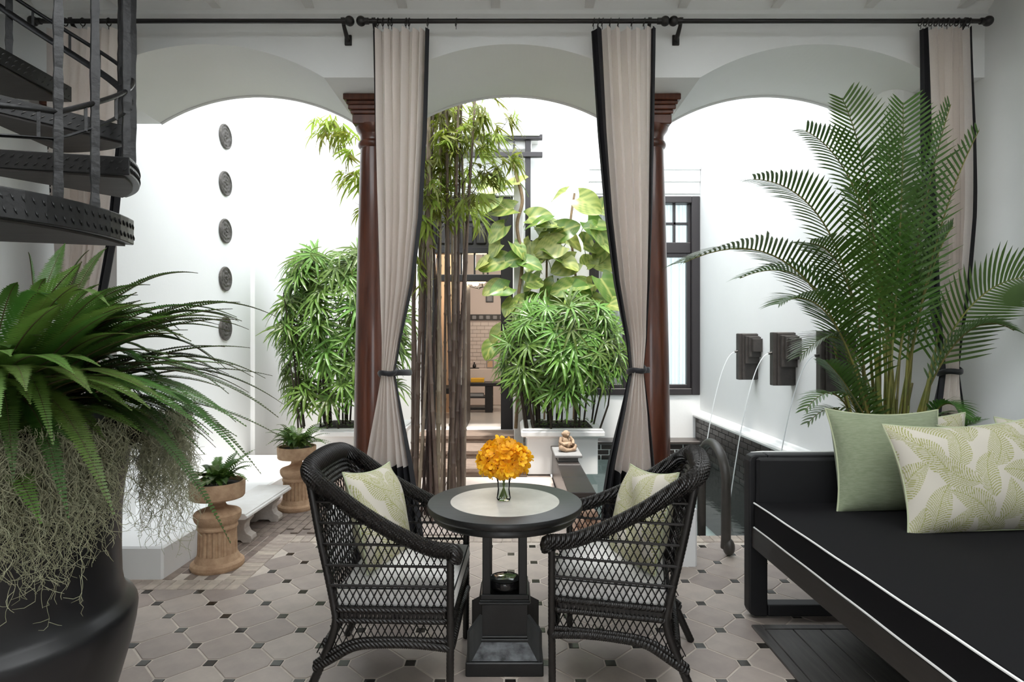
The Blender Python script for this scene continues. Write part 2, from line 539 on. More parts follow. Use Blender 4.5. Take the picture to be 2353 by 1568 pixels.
# courtyard ground
court = struct('floor_courtyard', MB().box(XCL, 0.43, 4.46, YW, -0.25, -0.012).box(XCL, BX - bl, 3.63, 4.46, -0.25, -0.012), 'paver_bed',
               'courtyard ground of dark brown brick pavers', 'floor')
pv = mesh_from('paver', MB().cham(-0.0305, 0.0305, -0.0975, 0.0975, -0.03, 0.0, 0.003), 'dark_brick')
r = 0
x = -2.14
while x < -0.45:
    y = 3.74 + (0.1 if r % 2 else 0)
    while y < 6.1:
        if (x < -1.80 or y > 4.56) and not (x > -1.0 and y > 4.5):
            brick('paver', pv, court, x, y)
        y += 0.2
    x += 0.065; r += 1

# pale paving in front of the steps
pvs = mesh_from('paving_slab', MB().cham(-.2325, .2325, -.2325, .2325, -.03, .004, .004), 'pale_paving')
for i in range(3):
    for j in range(4):
        inst('paving_slab', pvs, court, Matrix.Translation((-.74 + i * .47, 4.72 + j * .47, .002)))

# ceiling
FILL_OPENING = (-1.9, 2.5, 0.0, 2.1)      # added rooflight out of view, to brighten the terrace: x0, x1, y0, y1
WELL = (XL, -1.95, 2.15, 2.7)     # stairwell opening
b = MB()
cxs = sorted({XL - .1, WELL[0], WELL[1], FILL_OPENING[0], FILL_OPENING[1], XR + .1}); cys = sorted({-2.0, FILL_OPENING[2], FILL_OPENING[3], WELL[2], WELL[3], YB0})
for i in range(len(cxs) - 1):
    for j in range(len(cys) - 1):
        mx_, my_ = (cxs[i] + cxs[i + 1]) / 2, (cys[j] + cys[j + 1]) / 2
        if any(o[0] < mx_ < o[1] and o[2] < my_ < o[3] for o in (FILL_OPENING, WELL)):
            continue
        b.box(cxs[i], cxs[i + 1], cys[j], cys[j + 1], ZC, ZC + .12)
ceil = struct('ceiling', b, 'ceiling_paint', 'off-white terrace ceiling with shallow battens', 'ceiling')
for k in range(11):
    cx = -3.0 + k * 0.58
    y0_ = WELL[3] + .01 if cx < WELL[1] + .03 else FILL_OPENING[3] + .02
    obj('batten', MB().box(cx - 0.028, cx + 0.028, y0_, YB0 - 0.02, ZC - 0.045, ZC + 0.001), 'ceiling_paint', ceil)
rl = thing('added_rooflight', 'added milk glass rooflight out of view, to brighten the terrace', 'window', ((FILL_OPENING[0] + FILL_OPENING[1]) / 2, (FILL_OPENING[2] + FILL_OPENING[3]) / 2, ZC)); rl['kind'] = 'structure'
for k in range(4):
    wx = (FILL_OPENING[1] - FILL_OPENING[0]) / 4
    obj('pane', MB().grid(1, 1, lambda u, v: (FILL_OPENING[0] + wx * (k + u), FILL_OPENING[2] + v * (FILL_OPENING[3] - FILL_OPENING[2]), ZC + .08)), 'milk_glass', rl)
    obj('glazing_bar', MB().box(FILL_OPENING[0] + wx * k - .02, FILL_OPENING[0] + wx * k + .02, FILL_OPENING[2], FILL_OPENING[3], ZC + .02, ZC + .1), 'frame_dark', rl)
struct('trim_1', MB().prism([(YB0 - 0.075, ZC), (YB0 - 0.075, ZC - 0.018), (YB0 - 0.03, ZC - 0.05), (YB0 - 0.03, ZC - 0.075), (YB0, ZC - 0.085), (YB0, ZC)], XL, XR, 'x'),
       'plaster_cool', 'moulded cornice strip where the ceiling meets the arcade', 'trim')

# arcade: one thick beam with three segmental arches
def arch_z(x):
    for c in (-2 * COLX, 0.0, 2 * COLX):
        dx = abs(x - c)
        if dx < 0.745:
            R = (0.745 ** 2 + (ZCR - ZSP) ** 2) / (2 * (ZCR - ZSP))
            return ZCR - R + math.sqrt(max(R * R - dx * dx, 0))
    return ZSP
xs = [XL - .1]
for c in (-2 * COLX, 0.0, 2 * COLX):
    xs += [c - 0.7451] + [c - 0.745 + 1.49 * k / 40 for k in range(41)] + [c + 0.7451]
xs = [x for x in xs if x < XR + .1] + [XR + .1]
b = MB()
ZT = 3.8
for k in range(len(xs) - 1):
    a, c = xs[k], xs[k + 1]
    za, zc = arch_z(a), arch_z(c)
    if abs(a - c) < 0.001:
        za = zc = ZSP
    b.add([(a, YB0, za), (c, YB0, zc), (c, YB0, ZT), (a, YB0, ZT)], [(0, 1, 2, 3)])
    b.add([(a, YB1, za), (c, YB1, zc), (c, YB1, ZT), (a, YB1, ZT)], [(3, 2, 1, 0)])
    b.add([(a, YB0, za), (c, YB0, zc), (c, YB1, zc), (a, YB1, za)], [(3, 2, 1, 0)])
b.add([(xs[0], YB0, ZT), (xs[-1], YB0, ZT), (xs[-1], YB1, ZT), (xs[0], YB1, ZT)], [(0, 1, 2, 3)])
arc = struct('wall_arcade', b, 'plaster_cool', 'deep white arcade beam with three segmental arches', 'wall')
# thin bead along the courtyard edge of every arch
for c in (-2 * COLX, 0.0, 2 * COLX):
    P = [(c - 0.745 + 1.49 * k / 40, YB1 - 0.012, arch_z(c - 0.7449 + 1.4898 * k / 40)) for k in range(41)]
    P = [p for p in P if p[0] < XCR + .35]
    obj('arch_bead', MB().tube(P, 0.014, 6), 'plaster_cool', arc, smooth=True)

# room side walls
struct('wall_right', MB().box(XR, XR + 0.2, -2.0, 4.2, -0.25, ZC), 'plaster_cool', 'white plaster wall behind the black daybed', 'wall')
struct('wall_left', MB().box(XL - 0.2, XL, -2.0, 4.46, -0.25, ZC), 'plaster_cool', 'white plaster wall behind the spiral stair', 'wall')

# courtyard walls
struct('wall_courtyard_left', MB().box(XCL - 0.25, XCL, 4.46, YW + .2, -0.25, HW), 'plaster', 'tall white courtyard wall with a column of round medallions', 'wall')
struct('trim_2', MB().box(XCL, XCL + 0.05, 6.74, 7.03, 0, HW), 'plaster', 'slim white pilaster strip beside the medallions', 'trim')
b = MB()
RR = 0.16
pts = [(XCR, YW + .2), (XCR, 3.92 + RR)] + [(XCR + RR - RR * math.cos(a), 3.92 + RR - RR * math.sin(a)) for a in [PI / 16 * k for k in range(1, 9)]] + [(XR + .15, 3.92), (XR + .15, YW + .2)]
b.prism(pts[::-1], -0.25, HW, 'z')
poolwall = struct('wall_courtyard_right', b, 'plaster', 'tall white wall above the pool with three spouting bronze blocks', 'wall')

# end wall with a door opening and a window opening
DX0, DX1, DZ0, DZ1 = -1.22, 0.012, 0.27, 3.45
WX0, WX1, WZ0, WZ1 = 1.05, 2.555, 0.745, 3.45
b = MB()
b.box(XCL, DX0, YW, YW + .3, -0.25, HW)
b.box(DX0, DX1, YW, YW + .3, DZ1, HW); b.box(DX0, DX1, YW, YW + .3, -0.25, DZ0)
b.box(DX1, WX0, YW, YW + .3, -0.25, HW)
b.box(WX0, WX1, YW, YW + .3, WZ1, HW); b.box(WX0, WX1, YW, YW + .3, -0.25, WZ0)
b.box(WX1, XCR + .3, YW, YW + .3, -0.25, HW)
struct('wall_courtyard_end', b, 'plaster', 'white end wall of the courtyard with door and tall window', 'wall')
struct('trim_3', MB().cham(WX0 - .01, WX1, YW - .06, YW + .01, 3.80, 3.86, .008).cham(WX0 - .01, WX1, YW - .04, YW + .01, 3.64, 3.80, .006).cham(WX0, WX1, YW - .022, YW + .01, 3.48, 3.64, .006),
       'plaster', 'stepped white lintel above the tall window', 'trim')
struct('trim_4', MB().cham(DX0 - .15, DX1 + .35, YW - .35, YW + .01, 4.16, 4.36, .01).cham(DX0 - .1, DX1 + .25, YW - .22, YW + .01, 4.02, 4.16, .01),
       'paint_white', 'projecting white canopy slab over the door', 'trim')
struct('trim_5', MB().cham(DX0 - .05, DX1 + .05, YW - .08, YW + .01, 3.56, 3.62, .006).cham(DX0 - .03, DX1 + .03, YW - .04, YW + .01, 3.452, 3.56, .006),
       'plaster', 'white moulding directly above the dark door', 'trim')

# door
dr = thing('door_1', 'tall black framed entrance door with panelled head and glazed transom', 'door', ((DX0 + DX1) / 2, YW, DZ0)); dr['kind'] = 'structure'
yf0, yf1 = YW + 0.02, YW + 0.16
obj('door_frame', MB().cham(DX1 - .165, DX1, yf0, yf1, DZ0, DZ1, .006).cham(DX0, DX0 + .165, yf0, yf1, DZ0, DZ1, .006)
    .cham(DX0 + .165, DX1 - .165, yf0, yf1, DZ1 - .07, DZ1, .006).cham(DX0 + .165, DX1 - .165, yf0, yf1, 2.68, 2.76, .006).cham(DX0 + .165, DX1 - .165, yf0, yf1, 2.30, 2.39, .006), 'frame_black', dr)
hp = obj('head_panel', MB().box(DX0 + .165, DX1 - .165, yf0 + .05, yf1 - .03, 2.76, DZ1 - .07), 'door_panel', dr)
for k in range(5):
    for l in range(2):
        cx = DX0 + .165 + (k + .5) * (DX1 - DX0 - .33) / 5; cz = 2.93 + l * .30
        obj('panel', MB().cham(cx - .075, cx + .075, yf0 + .025, yf0 + .06, cz - .125, cz + .125, .02), 'door_panel', hp)
for k in range(5):
    cx = DX0 + .165 + (k + .5) * (DX1 - DX0 - .33) / 5
    obj('pane', MB().box(cx - .08, cx + .08, yf0 + .07, yf0 + .076, 2.39, 2.68), 'glass', dr)
    if k:
        bx = DX0 + .165 + k * (DX1 - DX0 - .33) / 5
        obj('glazing_bar', MB().box(bx - .012, bx + .012, yf0 + .05, yf1 - .05, 2.39, 2.68), 'frame_black', dr)
lf = obj('door_leaf', MB().cham(-0.675, -0.635, YW + .17, YW + .95, DZ0 + .01, 2.30, .006), 'frame_black', dr)

# window: three casements, four small panes over a tall one
wn = thing('window_1', 'tall black framed window with small upper panes and pale sheer curtains', 'window', ((WX0 + WX1) / 2, YW, WZ0)); wn['kind'] = 'structure'
y0_, y1_ = YW + .03, YW + .14
obj('window_frame', MB().cham(WX0, WX0 + .09, y0_ - .05, y1_, WZ0, WZ1, .008).cham(WX1 - .11, WX1, y0_ - .05, y1_, WZ0, WZ1, .008)
    .cham(WX0 + .09, WX1 - .11, y0_ - .05, y1_, WZ1 - .09, WZ1, .008).cham(WX0 + .09, WX1 - .11, y0_ - .05, y1_, WZ0, WZ0 + .09, .008)
    .cham(WX0 + .09, WX1 - .11, y0_, y1_, 2.68, 2.83, .008), 'frame_dark', wn)
cw = (WX1 - WX0 - .20) / 3
for k in range(3):
    a = WX0 + .09 + k * cw; c = a + cw
    ca = obj('casement', MB().cham(a, a + .05, y0_ + .01, y1_ - .02, WZ0 + .09, 2.68, .005).cham(c - .05, c, y0_ + .01, y1_ - .02, WZ0 + .09, 2.68, .005)
             .cham(a + .05, c - .05, y0_ + .01, y1_ - .02, WZ0 + .09, WZ0 + .14, .005).cham(a + .05, c - .05, y0_ + .01, y1_ - .02, 2.63, 2.68, .005)
             .cham(a, a + .035, y0_ + .01, y1_ - .02, 2.83, 3.36, .005).cham(c - .035, c, y0_ + .01, y1_ - .02, 2.83, 3.36, .005), 'frame_dark', wn)
    obj('glazing_bar', MB().box(a + .035, c - .035, y0_ + .02, y1_ - .03, 3.075, 3.105).box((a + c) / 2 - .014, (a + c) / 2 + .014, y0_ + .02, y1_ - .03, 2.83, 3.36), 'frame_dark', ca)
    obj('pane', MB().box(a + .05, c - .05, y0_ + .045, y0_ + .05, WZ0 + .14, 2.63), 'glass', ca)
    for q in range(4):
        xa = a + .035 if q % 2 == 0 else (a + c) / 2 + .014; xb = (a + c) / 2 - .014 if q % 2 == 0 else c - .035
        za = 2.83 if q < 2 else 3.105; zb = 3.075 if q < 2 else 3.36
        obj('pane', MB().box(xa, xb, y0_ + .045, y0_ + .05, za, zb), 'glass', ca)
def sheer(u, v):
    return (WX0 + .05 + u * (WX1 - WX0 - .1), YW + .215 + .014 * math.sin(u * 2 * PI * 26) + .008 * math.sin(u * 77), WZ0 + .02 + v * (WZ1 - WZ0 - .03))
tag(obj('sheer_curtain', MB().grid(230, 4, sheer), 'sheer', None, True, loc=((WX0 + WX1) / 2, YW + .215, WZ0 + .02)), 'pale sheer curtain hanging behind the tall black window', 'curtain')

# steps up to the door
st = thing('entry_steps', 'three broad weathered brown steps up to the black door', 'steps', (-0.42, 6.4, 0)); st['kind'] = 'structure'
for k, (ya, z) in enumerate(((6.4, .09), (6.95, .18), (7.5, .27))):
    n = 5
    for q in range(n):
        yy = ya + .002 + q * (.55 if k < 2 else .50) / n
        obj('tread_board', MB().cham(-1.22, 0.165, yy, yy + (.55 if k < 2 else .50) / n - .006, z - .045, z, .004), 'steps_wood', st)
    obj('riser', MB().box(-1.21, 0.16, ya + .012, YW + .02, z - .09, z - .03), 'steps_wood', st)

# room behind the door
rm = MB().box(-2.6, 1.6, YW + .3, 12.0, .05, DZ0)
struct('floor_room', rm, 'room_floor', 'pale polished floor of the room behind the door', 'floor')
YR = 11.5
rb = struct('wall_room_back', MB().box(-2.6, 1.6, YR, YR + .2, DZ0, 3.4), 'room_pink', 'pinkish rear wall of the lit room behind the door', 'wall')
obj('tile_bed', MB().box(-1.2, 0.4, YR - .006, YR, DZ0, 1.88), 'room_tile_gap', rb)
tl = mesh_from('wall_tile', MB().cham(-.074, .074, -.006, .004, -.034, .034, .003), 'room_tile')
for r in range(17):
    for k in range(8):
        xx = -1.0 + k * .154 + (.077 if r % 2 else 0); zz = .62 + r * .0745
        inst('wall_tile', tl, rb, Matrix.Translation((xx, YR - .010, zz)))
fb = obj('frieze', MB().box(-1.4, 0.5, YR - .02, YR, 1.885, 2.0), 'frame_black', rb)
for k in range(9):
    obj('frieze_tile', MB().cham(-1.05 + k * .135, -.965 + k * .135, YR - .03, YR - .018, 1.905, 1.98, .012), 'room_slate', fb)
struct('wall_room_left', MB().box(-2.6, -0.96, YW + 1.95, YW + 2.05, DZ0, 3.4).box(-2.7, -2.6, YW + .3, YR + .2, DZ0, 3.4), 'room_warm', 'inner wall of the room behind the door, warm light in its colour', 'wall')
struct('wall_room_right', MB().box(1.6, 1.7, YW + .3, YR + .2, DZ0, 3.4), 'room_pink', 'pinkish side wall of the room behind the door', 'wall')
struct('ceiling_room', MB().box(-2.7, 1.7, YW + .3, YR + .2, 3.4, 3.5), 'room_slate', 'grey ceiling of the room behind the door', 'ceiling')
p = px(1125, 680, YR)
rw = thing('window_2', 'small black framed window high on the pinkish rear wall', 'window', (p.x, YR, p.z - .12)); rw['kind'] = 'structure'
obj('window_frame', MB().cham(p.x - .075, p.x - .05, YR - .03, YR, p.z - .13, p.z + .13, .004).cham(p.x + .05, p.x + .075, YR - .03, YR, p.z - .13, p.z + .13, .004)
    .cham(p.x - .05, p.x + .05, YR - .03, YR, p.z + .105, p.z + .13, .004).cham(p.x - .05, p.x + .05, YR - .03, YR, p.z - .13, p.z - .105, .004), 'frame_black', rw)
obj('pane', MB().box(p.x - .05, p.x + .05, YR - .012, YR - .006, p.z - .105, p.z + .105), 'room_slate', rw)

# pool
PX0, PX1, PY0, PY1, ZWAT = 0.63, XCR - .05, 4.46, 7.72, -0.05
b = MB().box(PX0, PX1, PY0, PY1, -1.0, -0.9).box(PX0 - .05, PX0, PY0 - .05, PY1, -1.0, 0.0).box(PX1, PX1 + .05, PY0, PY1, -1.0, 0)
b.box(PX0, PX1, PY1, PY1 + .28, -1.0, 0.12).box(PX0, PX1 + .05, PY0 - .02, PY0, -1.0, -0.012)
pool = struct('pool_basin', b, 'pool_basin', 'grey green sunken basin of the courtyard pool', 'pool')
tag(obj('pool_water', MB().grid(2, 2, lambda u, v: (PX0 + u * (PX1 - PX0), PY0 + v * (PY1 - PY0), ZWAT)), 'water', None, loc=(PX0, PY0, ZWAT)), 'still grey green water filling the courtyard pool', 'water', kind='structure')
# raised dark stone kerb on the left of the pool
kb = thing('pool_kerb', 'raised dark stone kerb running along the left of the pool', 'kerb', (.53, 4.9, 0)); kb['kind'] = 'structure'
yy = 4.46
while yy < 6.45:
    obj('coping_stone', MB().cham(.425, .64, yy + .002, min(yy + .5, 6.48) - .002, .29, .33, .006), 'dark_stone', kb); yy += .5
obj('kerb_wall', MB().box(.44, .63, 4.48, 6.46, -.9, .292), 'dark_stone', kb)
# brick lining along the right wall and along the end
lining = struct('trim_6', MB().box(PX1 - .012, PX1 + .06, PY0, YW, -.9, .46).box(PX0 + .3, PX1, PY1 + .012, PY1 + .28, -.9, .12), 'pool_grout', 'dark brick lining round the far sides of the pool', 'trim')
bk = mesh_from('brick', MB().cham(-.012, .012, -.103, .103, -.031, .031, .003), 'pool_brick')
bk2 = mesh_from('brick', MB().cham(-.103, .103, -.012, .012, -.031, .031, .003), 'pool_brick')
for r in range(8):
    yy = PY0 + .12 + (.108 if r % 2 else 0); zz = -.05 + r * .068
    while yy < 7.9:
        inst('brick', bk, lining, Matrix.Translation((PX1 - .014, yy, zz))); yy += .216
for r in range(3):
    xx = 1.06 + (.108 if r % 2 else 0); zz = -.05 + r * .068
    while xx < 2.4:
        inst('brick', bk2, lining, Matrix.Translation((xx, PY1 + .010, zz))); xx += .216
prof = [(XCR + .01, .44), (PX1 - .02, .44), (PX1 - .045, .455), (PX1 - .05, .475), (PX1 - .045, .495), (PX1 - .02, .505), (PX1 + .02, .51), (PX1 + .03, .53), (XCR + .01, .545)]
struct('trim_7', MB().prism([(a, z) for a, z in prof], 4.1, YW, 'y'), 'paint_white', 'rounded white ledge running above the dark pool bricks', 'trim')
struct('trim_8', MB().cham(PX0 + .3, PX1, PY1 - .02, YW, .12, .165, .01), 'dark_stone', 'grey stone shelf at the far end of the pool', 'trim')

# low white podium at the left of the arcade
struct('podium', MB().cham(XCL - .2, -2.17, 3.65, 6.6, -.1, .20, .012), 'paint_white', 'low white plastered podium behind the stone bench', 'podium')

# added out of view: ground and end wall that cut light from behind
struct('ground', MB().box(-14, 14, -16, -2.0, -.4, -.05), 'light_brick', 'added ground outside the terrace, out of view, cutting light from below', 'ground')
struct('wall_front_added', MB().box(XL - .2, XR + .2, -2.2, -2.0, 2.0, ZC + .2).box(XL - .2, -0.7, -2.2, -2.0, -.25, 2.0).box(0.7, XR + .2, -2.2, -2.0, -.25, 2.0), 'plaster_cool', 'added white end wall with an opening, out of view, cutting light from behind', 'wall')

# ------------------------------------------------------------------ columns
def column(x, label, plinth=True):
    t = thing('column', label, 'column', (x, 4.1, 0), group='dark wooden columns of the arcade')
    obj('plinth', MB().cham(x - .25, x + .25, 3.85, 4.35, -.02, .385, .012), 'paint_white', t)
    obj('base', MB().lathe([(.20, .385), (.205, .40), (.205, .43), (.19, .45), (.165, .455), (.16, .47), (.168, .49), (.165, .51), (.15, .52), (.138, .545)], 40, (x, 4.1, 0)), 'mahogany', t, True)
    pr = []
    for k in range(21):
        u = k / 20
        pr.append((.136 - .046 * (u ** 1.5), .54 + u * 2.29))
    obj('shaft', MB().lathe(pr, 48, (x, 4.1, 0)), 'mahogany', t, True)
    obj('necking', MB().lathe([(.09, 2.81), (.104, 2.825), (.108, 2.84), (.104, 2.855), (.092, 2.865), (.092, 2.90), (.10, 2.915), (.118, 2.94), (.125, 2.965)], 40, (x, 4.1, 0)), 'mahogany', t, True)
    c = MB()
    for (w, z0, z1) in ((.118, 2.955, 3.02), (.128, 3.02, 3.045), (.142, 3.045, 3.075), (.152, 3.075, 3.10), (.168, 3.10, 3.142)):
        c.cham(x - w, x + w, 4.1 - w, 4.1 + w, z0, z1, .005)
    obj('capital', c, 'mahogany', t)
column(-COLX, 'mahogany column beside the bamboo clump, left of the table')
column(COLX, 'mahogany column in front of the tall window, right of the table')
column(-3.03, 'mahogany column mostly hidden behind the spiral stair')

# ------------------------------------------------------------------ curtain rods
YR_, ZR_ = 3.57, 3.425
def rod(xa, xb, rings, brk, label, fl=(1, 1)):
    t = thing('curtain_rod', label, 'curtain rod', ((xa + xb) / 2, YR_, ZR_), group='black curtain rods above the arches')
    obj('pole', MB().tube([(xa, YR_, ZR_), (xb, YR_, ZR_)], .0135, 12), 'black_rod', t, True)
    for x, s in ((xa, -1), (xb, 1)):
        obj('finial', MB().ball((x + s * .022, YR_, ZR_), .030).tube([(x - s * .025, YR_, ZR_), (x, YR_, ZR_)], .019, 10), 'black_rod', t, True)
    for x in brk:
        obj('bracket', MB().tube([(x, YB0, ZR_ - .055), (x, YB0 - .03, ZR_ - .05), (x, YR_ + .03, ZR_ - .015), (x, YR_, ZR_ + .022)], [.016, .015, .012, .012], 8).cham(x - .022, x + .022, YB0 - .012, YB0 + .002, ZR_ - .085, ZR_ - .02, .003), 'black_rod', t, True)
    for x in rings:
        P = [(x + .004 * math.sin(a), YR_ + .021 * math.cos(a), ZR_ - .006 + .022 * math.sin(a)) for a in [2 * PI * k / 12 for k in range(12)]]
        obj('ring', MB().tube(P, .0032, 5, closed=True).tube([(x, YR_, ZR_ - .028), (x, YR_, ZR_ - .05)], .002, 5), 'black_rod', t, True)
K = YR_ / F_PX
X_ = lambda p: (p - 1176.5) * K
rod(X_(84), X_(795), [X_(v) for v in (150, 190, 215, 250, 275, 302)], [X_(160), X_(787)], 'left curtain rod ending behind the spiral stair')
rod(X_(838), X_(1520), [X_(v) for v in (868, 880, 893, 900, 933, 940, 983, 1048, 1364, 1375, 1384, 1402, 1421, 1452, 1480)], [X_(858), X_(1494)], 'middle curtain rod above the round table')
rod(X_(1556), X_(2262), [X_(v) for v in (2116, 2128, 2140, 2152, 2164, 2176, 2188, 2200, 2214, 2226)], [X_(1566), X_(2222)], 'right curtain rod above the areca palm')

# ------------------------------------------------------------------ curtains
def curtain(label, edges, tie_y, hem_y, bl, br_, pleats=9, seed=1, tab=0):
    """edges: rows of (image y, left x, right x) in the curtain's own plane"""
    rnd = random.Random(seed)
    rows = [(EYE - (y - 784.0) * K, X_(a), X_(c)) for y, a, c in edges]
    ztop, zbot = rows[0][0], 0.012
    ztie = EYE - (tie_y - 784) * K; zhem = EYE - (hem_y - 784) * K
    cx = (rows[0][1] + rows[0][2]) / 2
    t = thing('curtain', label, 'curtain', (cx, YR_, 0), group='cream curtains with black borders in the arcade')
    def at(z):
        if z >= rows[0][0]: return rows[0][1], rows[0][2]
        for q in range(len(rows) - 1):
            z1, a1, c1 = rows[q]; z2, a2, c2 = rows[q + 1]
            if z <= z1 and z >= z2:
                u = (z1 - z) / (z1 - z2)
                return a1 + (a2 - a1) * u, c1 + (c2 - c1) * u
        z1, a1, c1 = rows[-2]; z2, a2, c2 = rows[-1]
        u = (z1 - z) / (z1 - z2)
        return a1 + (a2 - a1) * u, c1 + (c2 - c1) * u
    nu, nv = pleats * 10, 90
    w = [rnd.uniform(.6, 1.5) for _ in range(pleats)]
    cum = [0]
    for q in w: cum.append(cum[-1] + q)
    def phase(u):
        s = u * cum[-1]
        for q in range(pleats):
            if s <= cum[q + 1] + 1e-9:
                return 2 * PI * (q + (s - cum[q]) / w[q])
        return 2 * PI * pleats
    amps = [rnd.uniform(.6, 1.2) for _ in range(pleats + 1)]
    zs = [ztop + (zbot - ztop) * j / nv for j in range(nv + 1)]
    pts = []
    for z in zs:
        a, c = at(z)
        wd = c - a
        near = math.exp(-((z - ztie) / .28) ** 2)
        for i in range(nu + 1):
            u = i / nu
            ph = phase(u)
            am = amps[min(int(ph / (2 * PI)), pleats)]
            amp = (.036 + .030 * min(1, (ztop - z) / 1.0)) * am * (1 - .60 * near)
            # the gathered cloth bulges like a rope at the tie
            bulge = near * .05 * math.sqrt(max(0, 1 - (2 * u - 1) ** 2))
            x = a + wd * u + .18 * wd / pleats * math.sin(2 * ph + 1.0) * (1 - near)
            y = YR_ + amp * math.sin(ph) + .008 * math.sin(9 * u + 3 * z + seed) - bulge
            pts.append((x, y, z))
    sets = {'panel': [], 'edge': [], 'hem': []}
    for j in range(nv):
        for i in range(nu):
            q = (j * (nu + 1) + i, (j + 1) * (nu + 1) + i, (j + 1) * (nu + 1) + i + 1, j * (nu + 1) + i + 1)
            u = (i + .5) / nu
            z = (zs[j] + zs[j + 1]) / 2
            key = 'hem' if z < zhem else ('edge' if (u < bl or u > 1 - br_) else 'panel')
            sets[key].append(q)
    def sub(fs):
        b = MB(); mp = {}
        for f in fs:
            g = []
            for v in f:
                if v not in mp:
                    mp[v] = len(b.v); b.v.append(pts[v])
                g.append(mp[v])
            b.f.append(tuple(g))
        return b
    for key, nm, mt in (('panel', 'panel', 'curtain_cream'), ('edge', 'edge_band', 'curtain_black'), ('hem', 'hem', 'curtain_black')):
        if sets[key]:
            o = obj(nm, sub(sets[key]), mt, t, True)
    # pinched heading
    a, c = at(ztie)
    P = [((a + c) / 2 + (.5 * (c - a) + .012) * math.cos(q), YR_ - .02 + .062 * math.sin(q), ztie + .01 * math.sin(2 * q) + .012 * math.cos(q)) for q in [2 * PI * k / 24 for k in range(24)]]
    o = obj('tieback', MB().tube(P, .0165, 8, closed=True, flat=.5), 'tie_black', t, True)
    if tab:
        xe = c if tab > 0 else a
        obj('tieback_tail', MB().tube([(xe - tab * .03, YR_ - .06, ztie - .005), (xe + tab * .03, YR_ - .02, ztie + .002), (xe + tab * .07, YR_ + .12, ztie - .005), (xe + tab * .06, YR_ + .22, ztie - .01)], [.014, .018, .020, .018], 8, flat=.4), 'tie_black', t, True)
    return t
curtain('cream curtain tied back in front of the left mahogany column, beside the bamboo', [(68, 854, 984), (300, 860, 978), (500, 868, 968), (650, 873, 950), (780, 878, 922), (857, 878, 908), (950, 860, 924), (1070, 836, 946), (1150, 822, 958), (1339, 800, 985)], 857, 1070, .045, .055, 7, 3, 1)
curtain('cream curtain tied back in front of the right mahogany column, beside the variegated vine', [(66, 1358, 1503), (300, 1374, 1500), (500, 1392, 1497), (650, 1412, 1492), (780, 1438, 1484), (851, 1446, 1476), (950, 1426, 1490), (1070, 1398, 1502), (1130, 1388, 1508), (1339, 1370, 1528)], 851, 1078, .15, .05, 7, 5, 1)
curtain('cream curtain against the right wall, half hidden by the areca palm', [(65, 2118, 2232), (300, 2122, 2232), (500, 2136, 2228), (650, 2146, 2216), (780, 2152, 2200), (853, 2158, 2194), (950, 2144, 2206), (1070, 2120, 2222), (1339, 2090, 2250)], 853, 1075, .085, .085, 7, 8)
curtain('cream curtain seen through the bars of the spiral stair', [(68, 104, 302), (300, 108, 290), (450, 122, 274), (560, 134, 262), (650, 142, 246), (780, 160, 222), (853, 172, 206), (950, 150, 218), (1070, 130, 232), (1339, 110, 246)], 853, 1075, .065, .07, 11, 11)

# ------------------------------------------------------------------ spiral stair
SX, SY, SR = -2.5, 2.6, .72
stair = thing('spiral_stair', 'black iron spiral stair with chequered treads and hammered balusters', 'stair', (SX, SY, 0))
obj('centre_pole', MB().tube([(SX, SY, 0), (SX, SY, 4.6)], .06, 16), 'black_iron', stair, True)
sp = lambda th, r, z: (SX + r * math.cos(math.radians(th)), SY + r * math.sin(math.radians(th)), z)
DTH, RISE = 38.0, .285
def tread(k):
    th0 = -25 + DTH * k; th1 = th0 + DTH + 5
    if k == 0: th0 = -52
    if k < 0: th0 -= 26; th1 = th0 + DTH
    zt = 2.06 + RISE * k
    n = 12
    tk = .12 if k == 0 else .085
    top = [sp(th0 + (th1 - th0) * q / n, SR, 0) for q in range(n + 1)]
    inn = [sp(th0 + (th1 - th0) * q / n, .05, 0) for q in range(n + 1)]
    b = MB()
    ring = [(p[0], p[1]) for p in top] + [(p[0], p[1]) for p in inn[::-1]]
    b.prism(ring, zt - tk, zt, 'z')
    o = obj('tread', b, 'black_tread', stair, bevel=.012)
    # raised chequer bars on the outer face and the nosing
    d = MB()
    for q in range(26 if k <= 1 else 12):
        th = th0 + (th1 - th0) * (q + .5) / (26 if k <= 1 else 12)
        for r in range(2):
            z = zt - tk * (.30 + .42 * r); th_ = th + (.8 if r else 0)
            a = sp(th_ - .45, SR + .001, z + .012); c = sp(th_ + .45, SR + .001, z - .012)
            d.tube([a, c], [.0012, .0012], 4)
            d.tube([a, Vector(a).lerp(Vector(c), .5), c], [.001, .0042, .001], 5)
    for q in range(16):
        for r in range(2):
            rr = .12 + (SR - .14) * (q + .5 + .5 * r) / 16; z = zt - tk * (.3 + .4 * r)
            c0 = Vector(sp(th0, rr - .010, z - .009)); c1 = Vector(sp(th0, rr + .010, z + .009))
            d.tube([c0, c0.lerp(c1, .5), c1], [.001, .004, .001], 5)
    tag(obj('chequer_relief', d, 'black_tread', o), kind='stuff')
    u = MB()
    ring2 = [sp(th0 + 2 + (th1 - th0 - 4) * q / n, SR - .03, 0)[:2] for q in range(n + 1)] + [sp(th0 + 2 + (th1 - th0 - 4) * q / n, .06, 0)[:2] for q in range(n, -1, -1)]
    u.prism(ring2, zt - tk - .010, zt - tk + .002, 'z')
    obj('tread_soffit', u, 'tread_under', o)
for k in range(-6, 6):
    tread(k)
def wob(a, b, s, n=26, seed=0):
    r = random.Random(seed); P = []
    a, b = Vector(a), Vector(b)
    for q in range(n + 1):
        P.append(a.lerp(b, q / n))
    return P, [s * r.uniform(.88, 1.12) for _ in range(n + 1)]
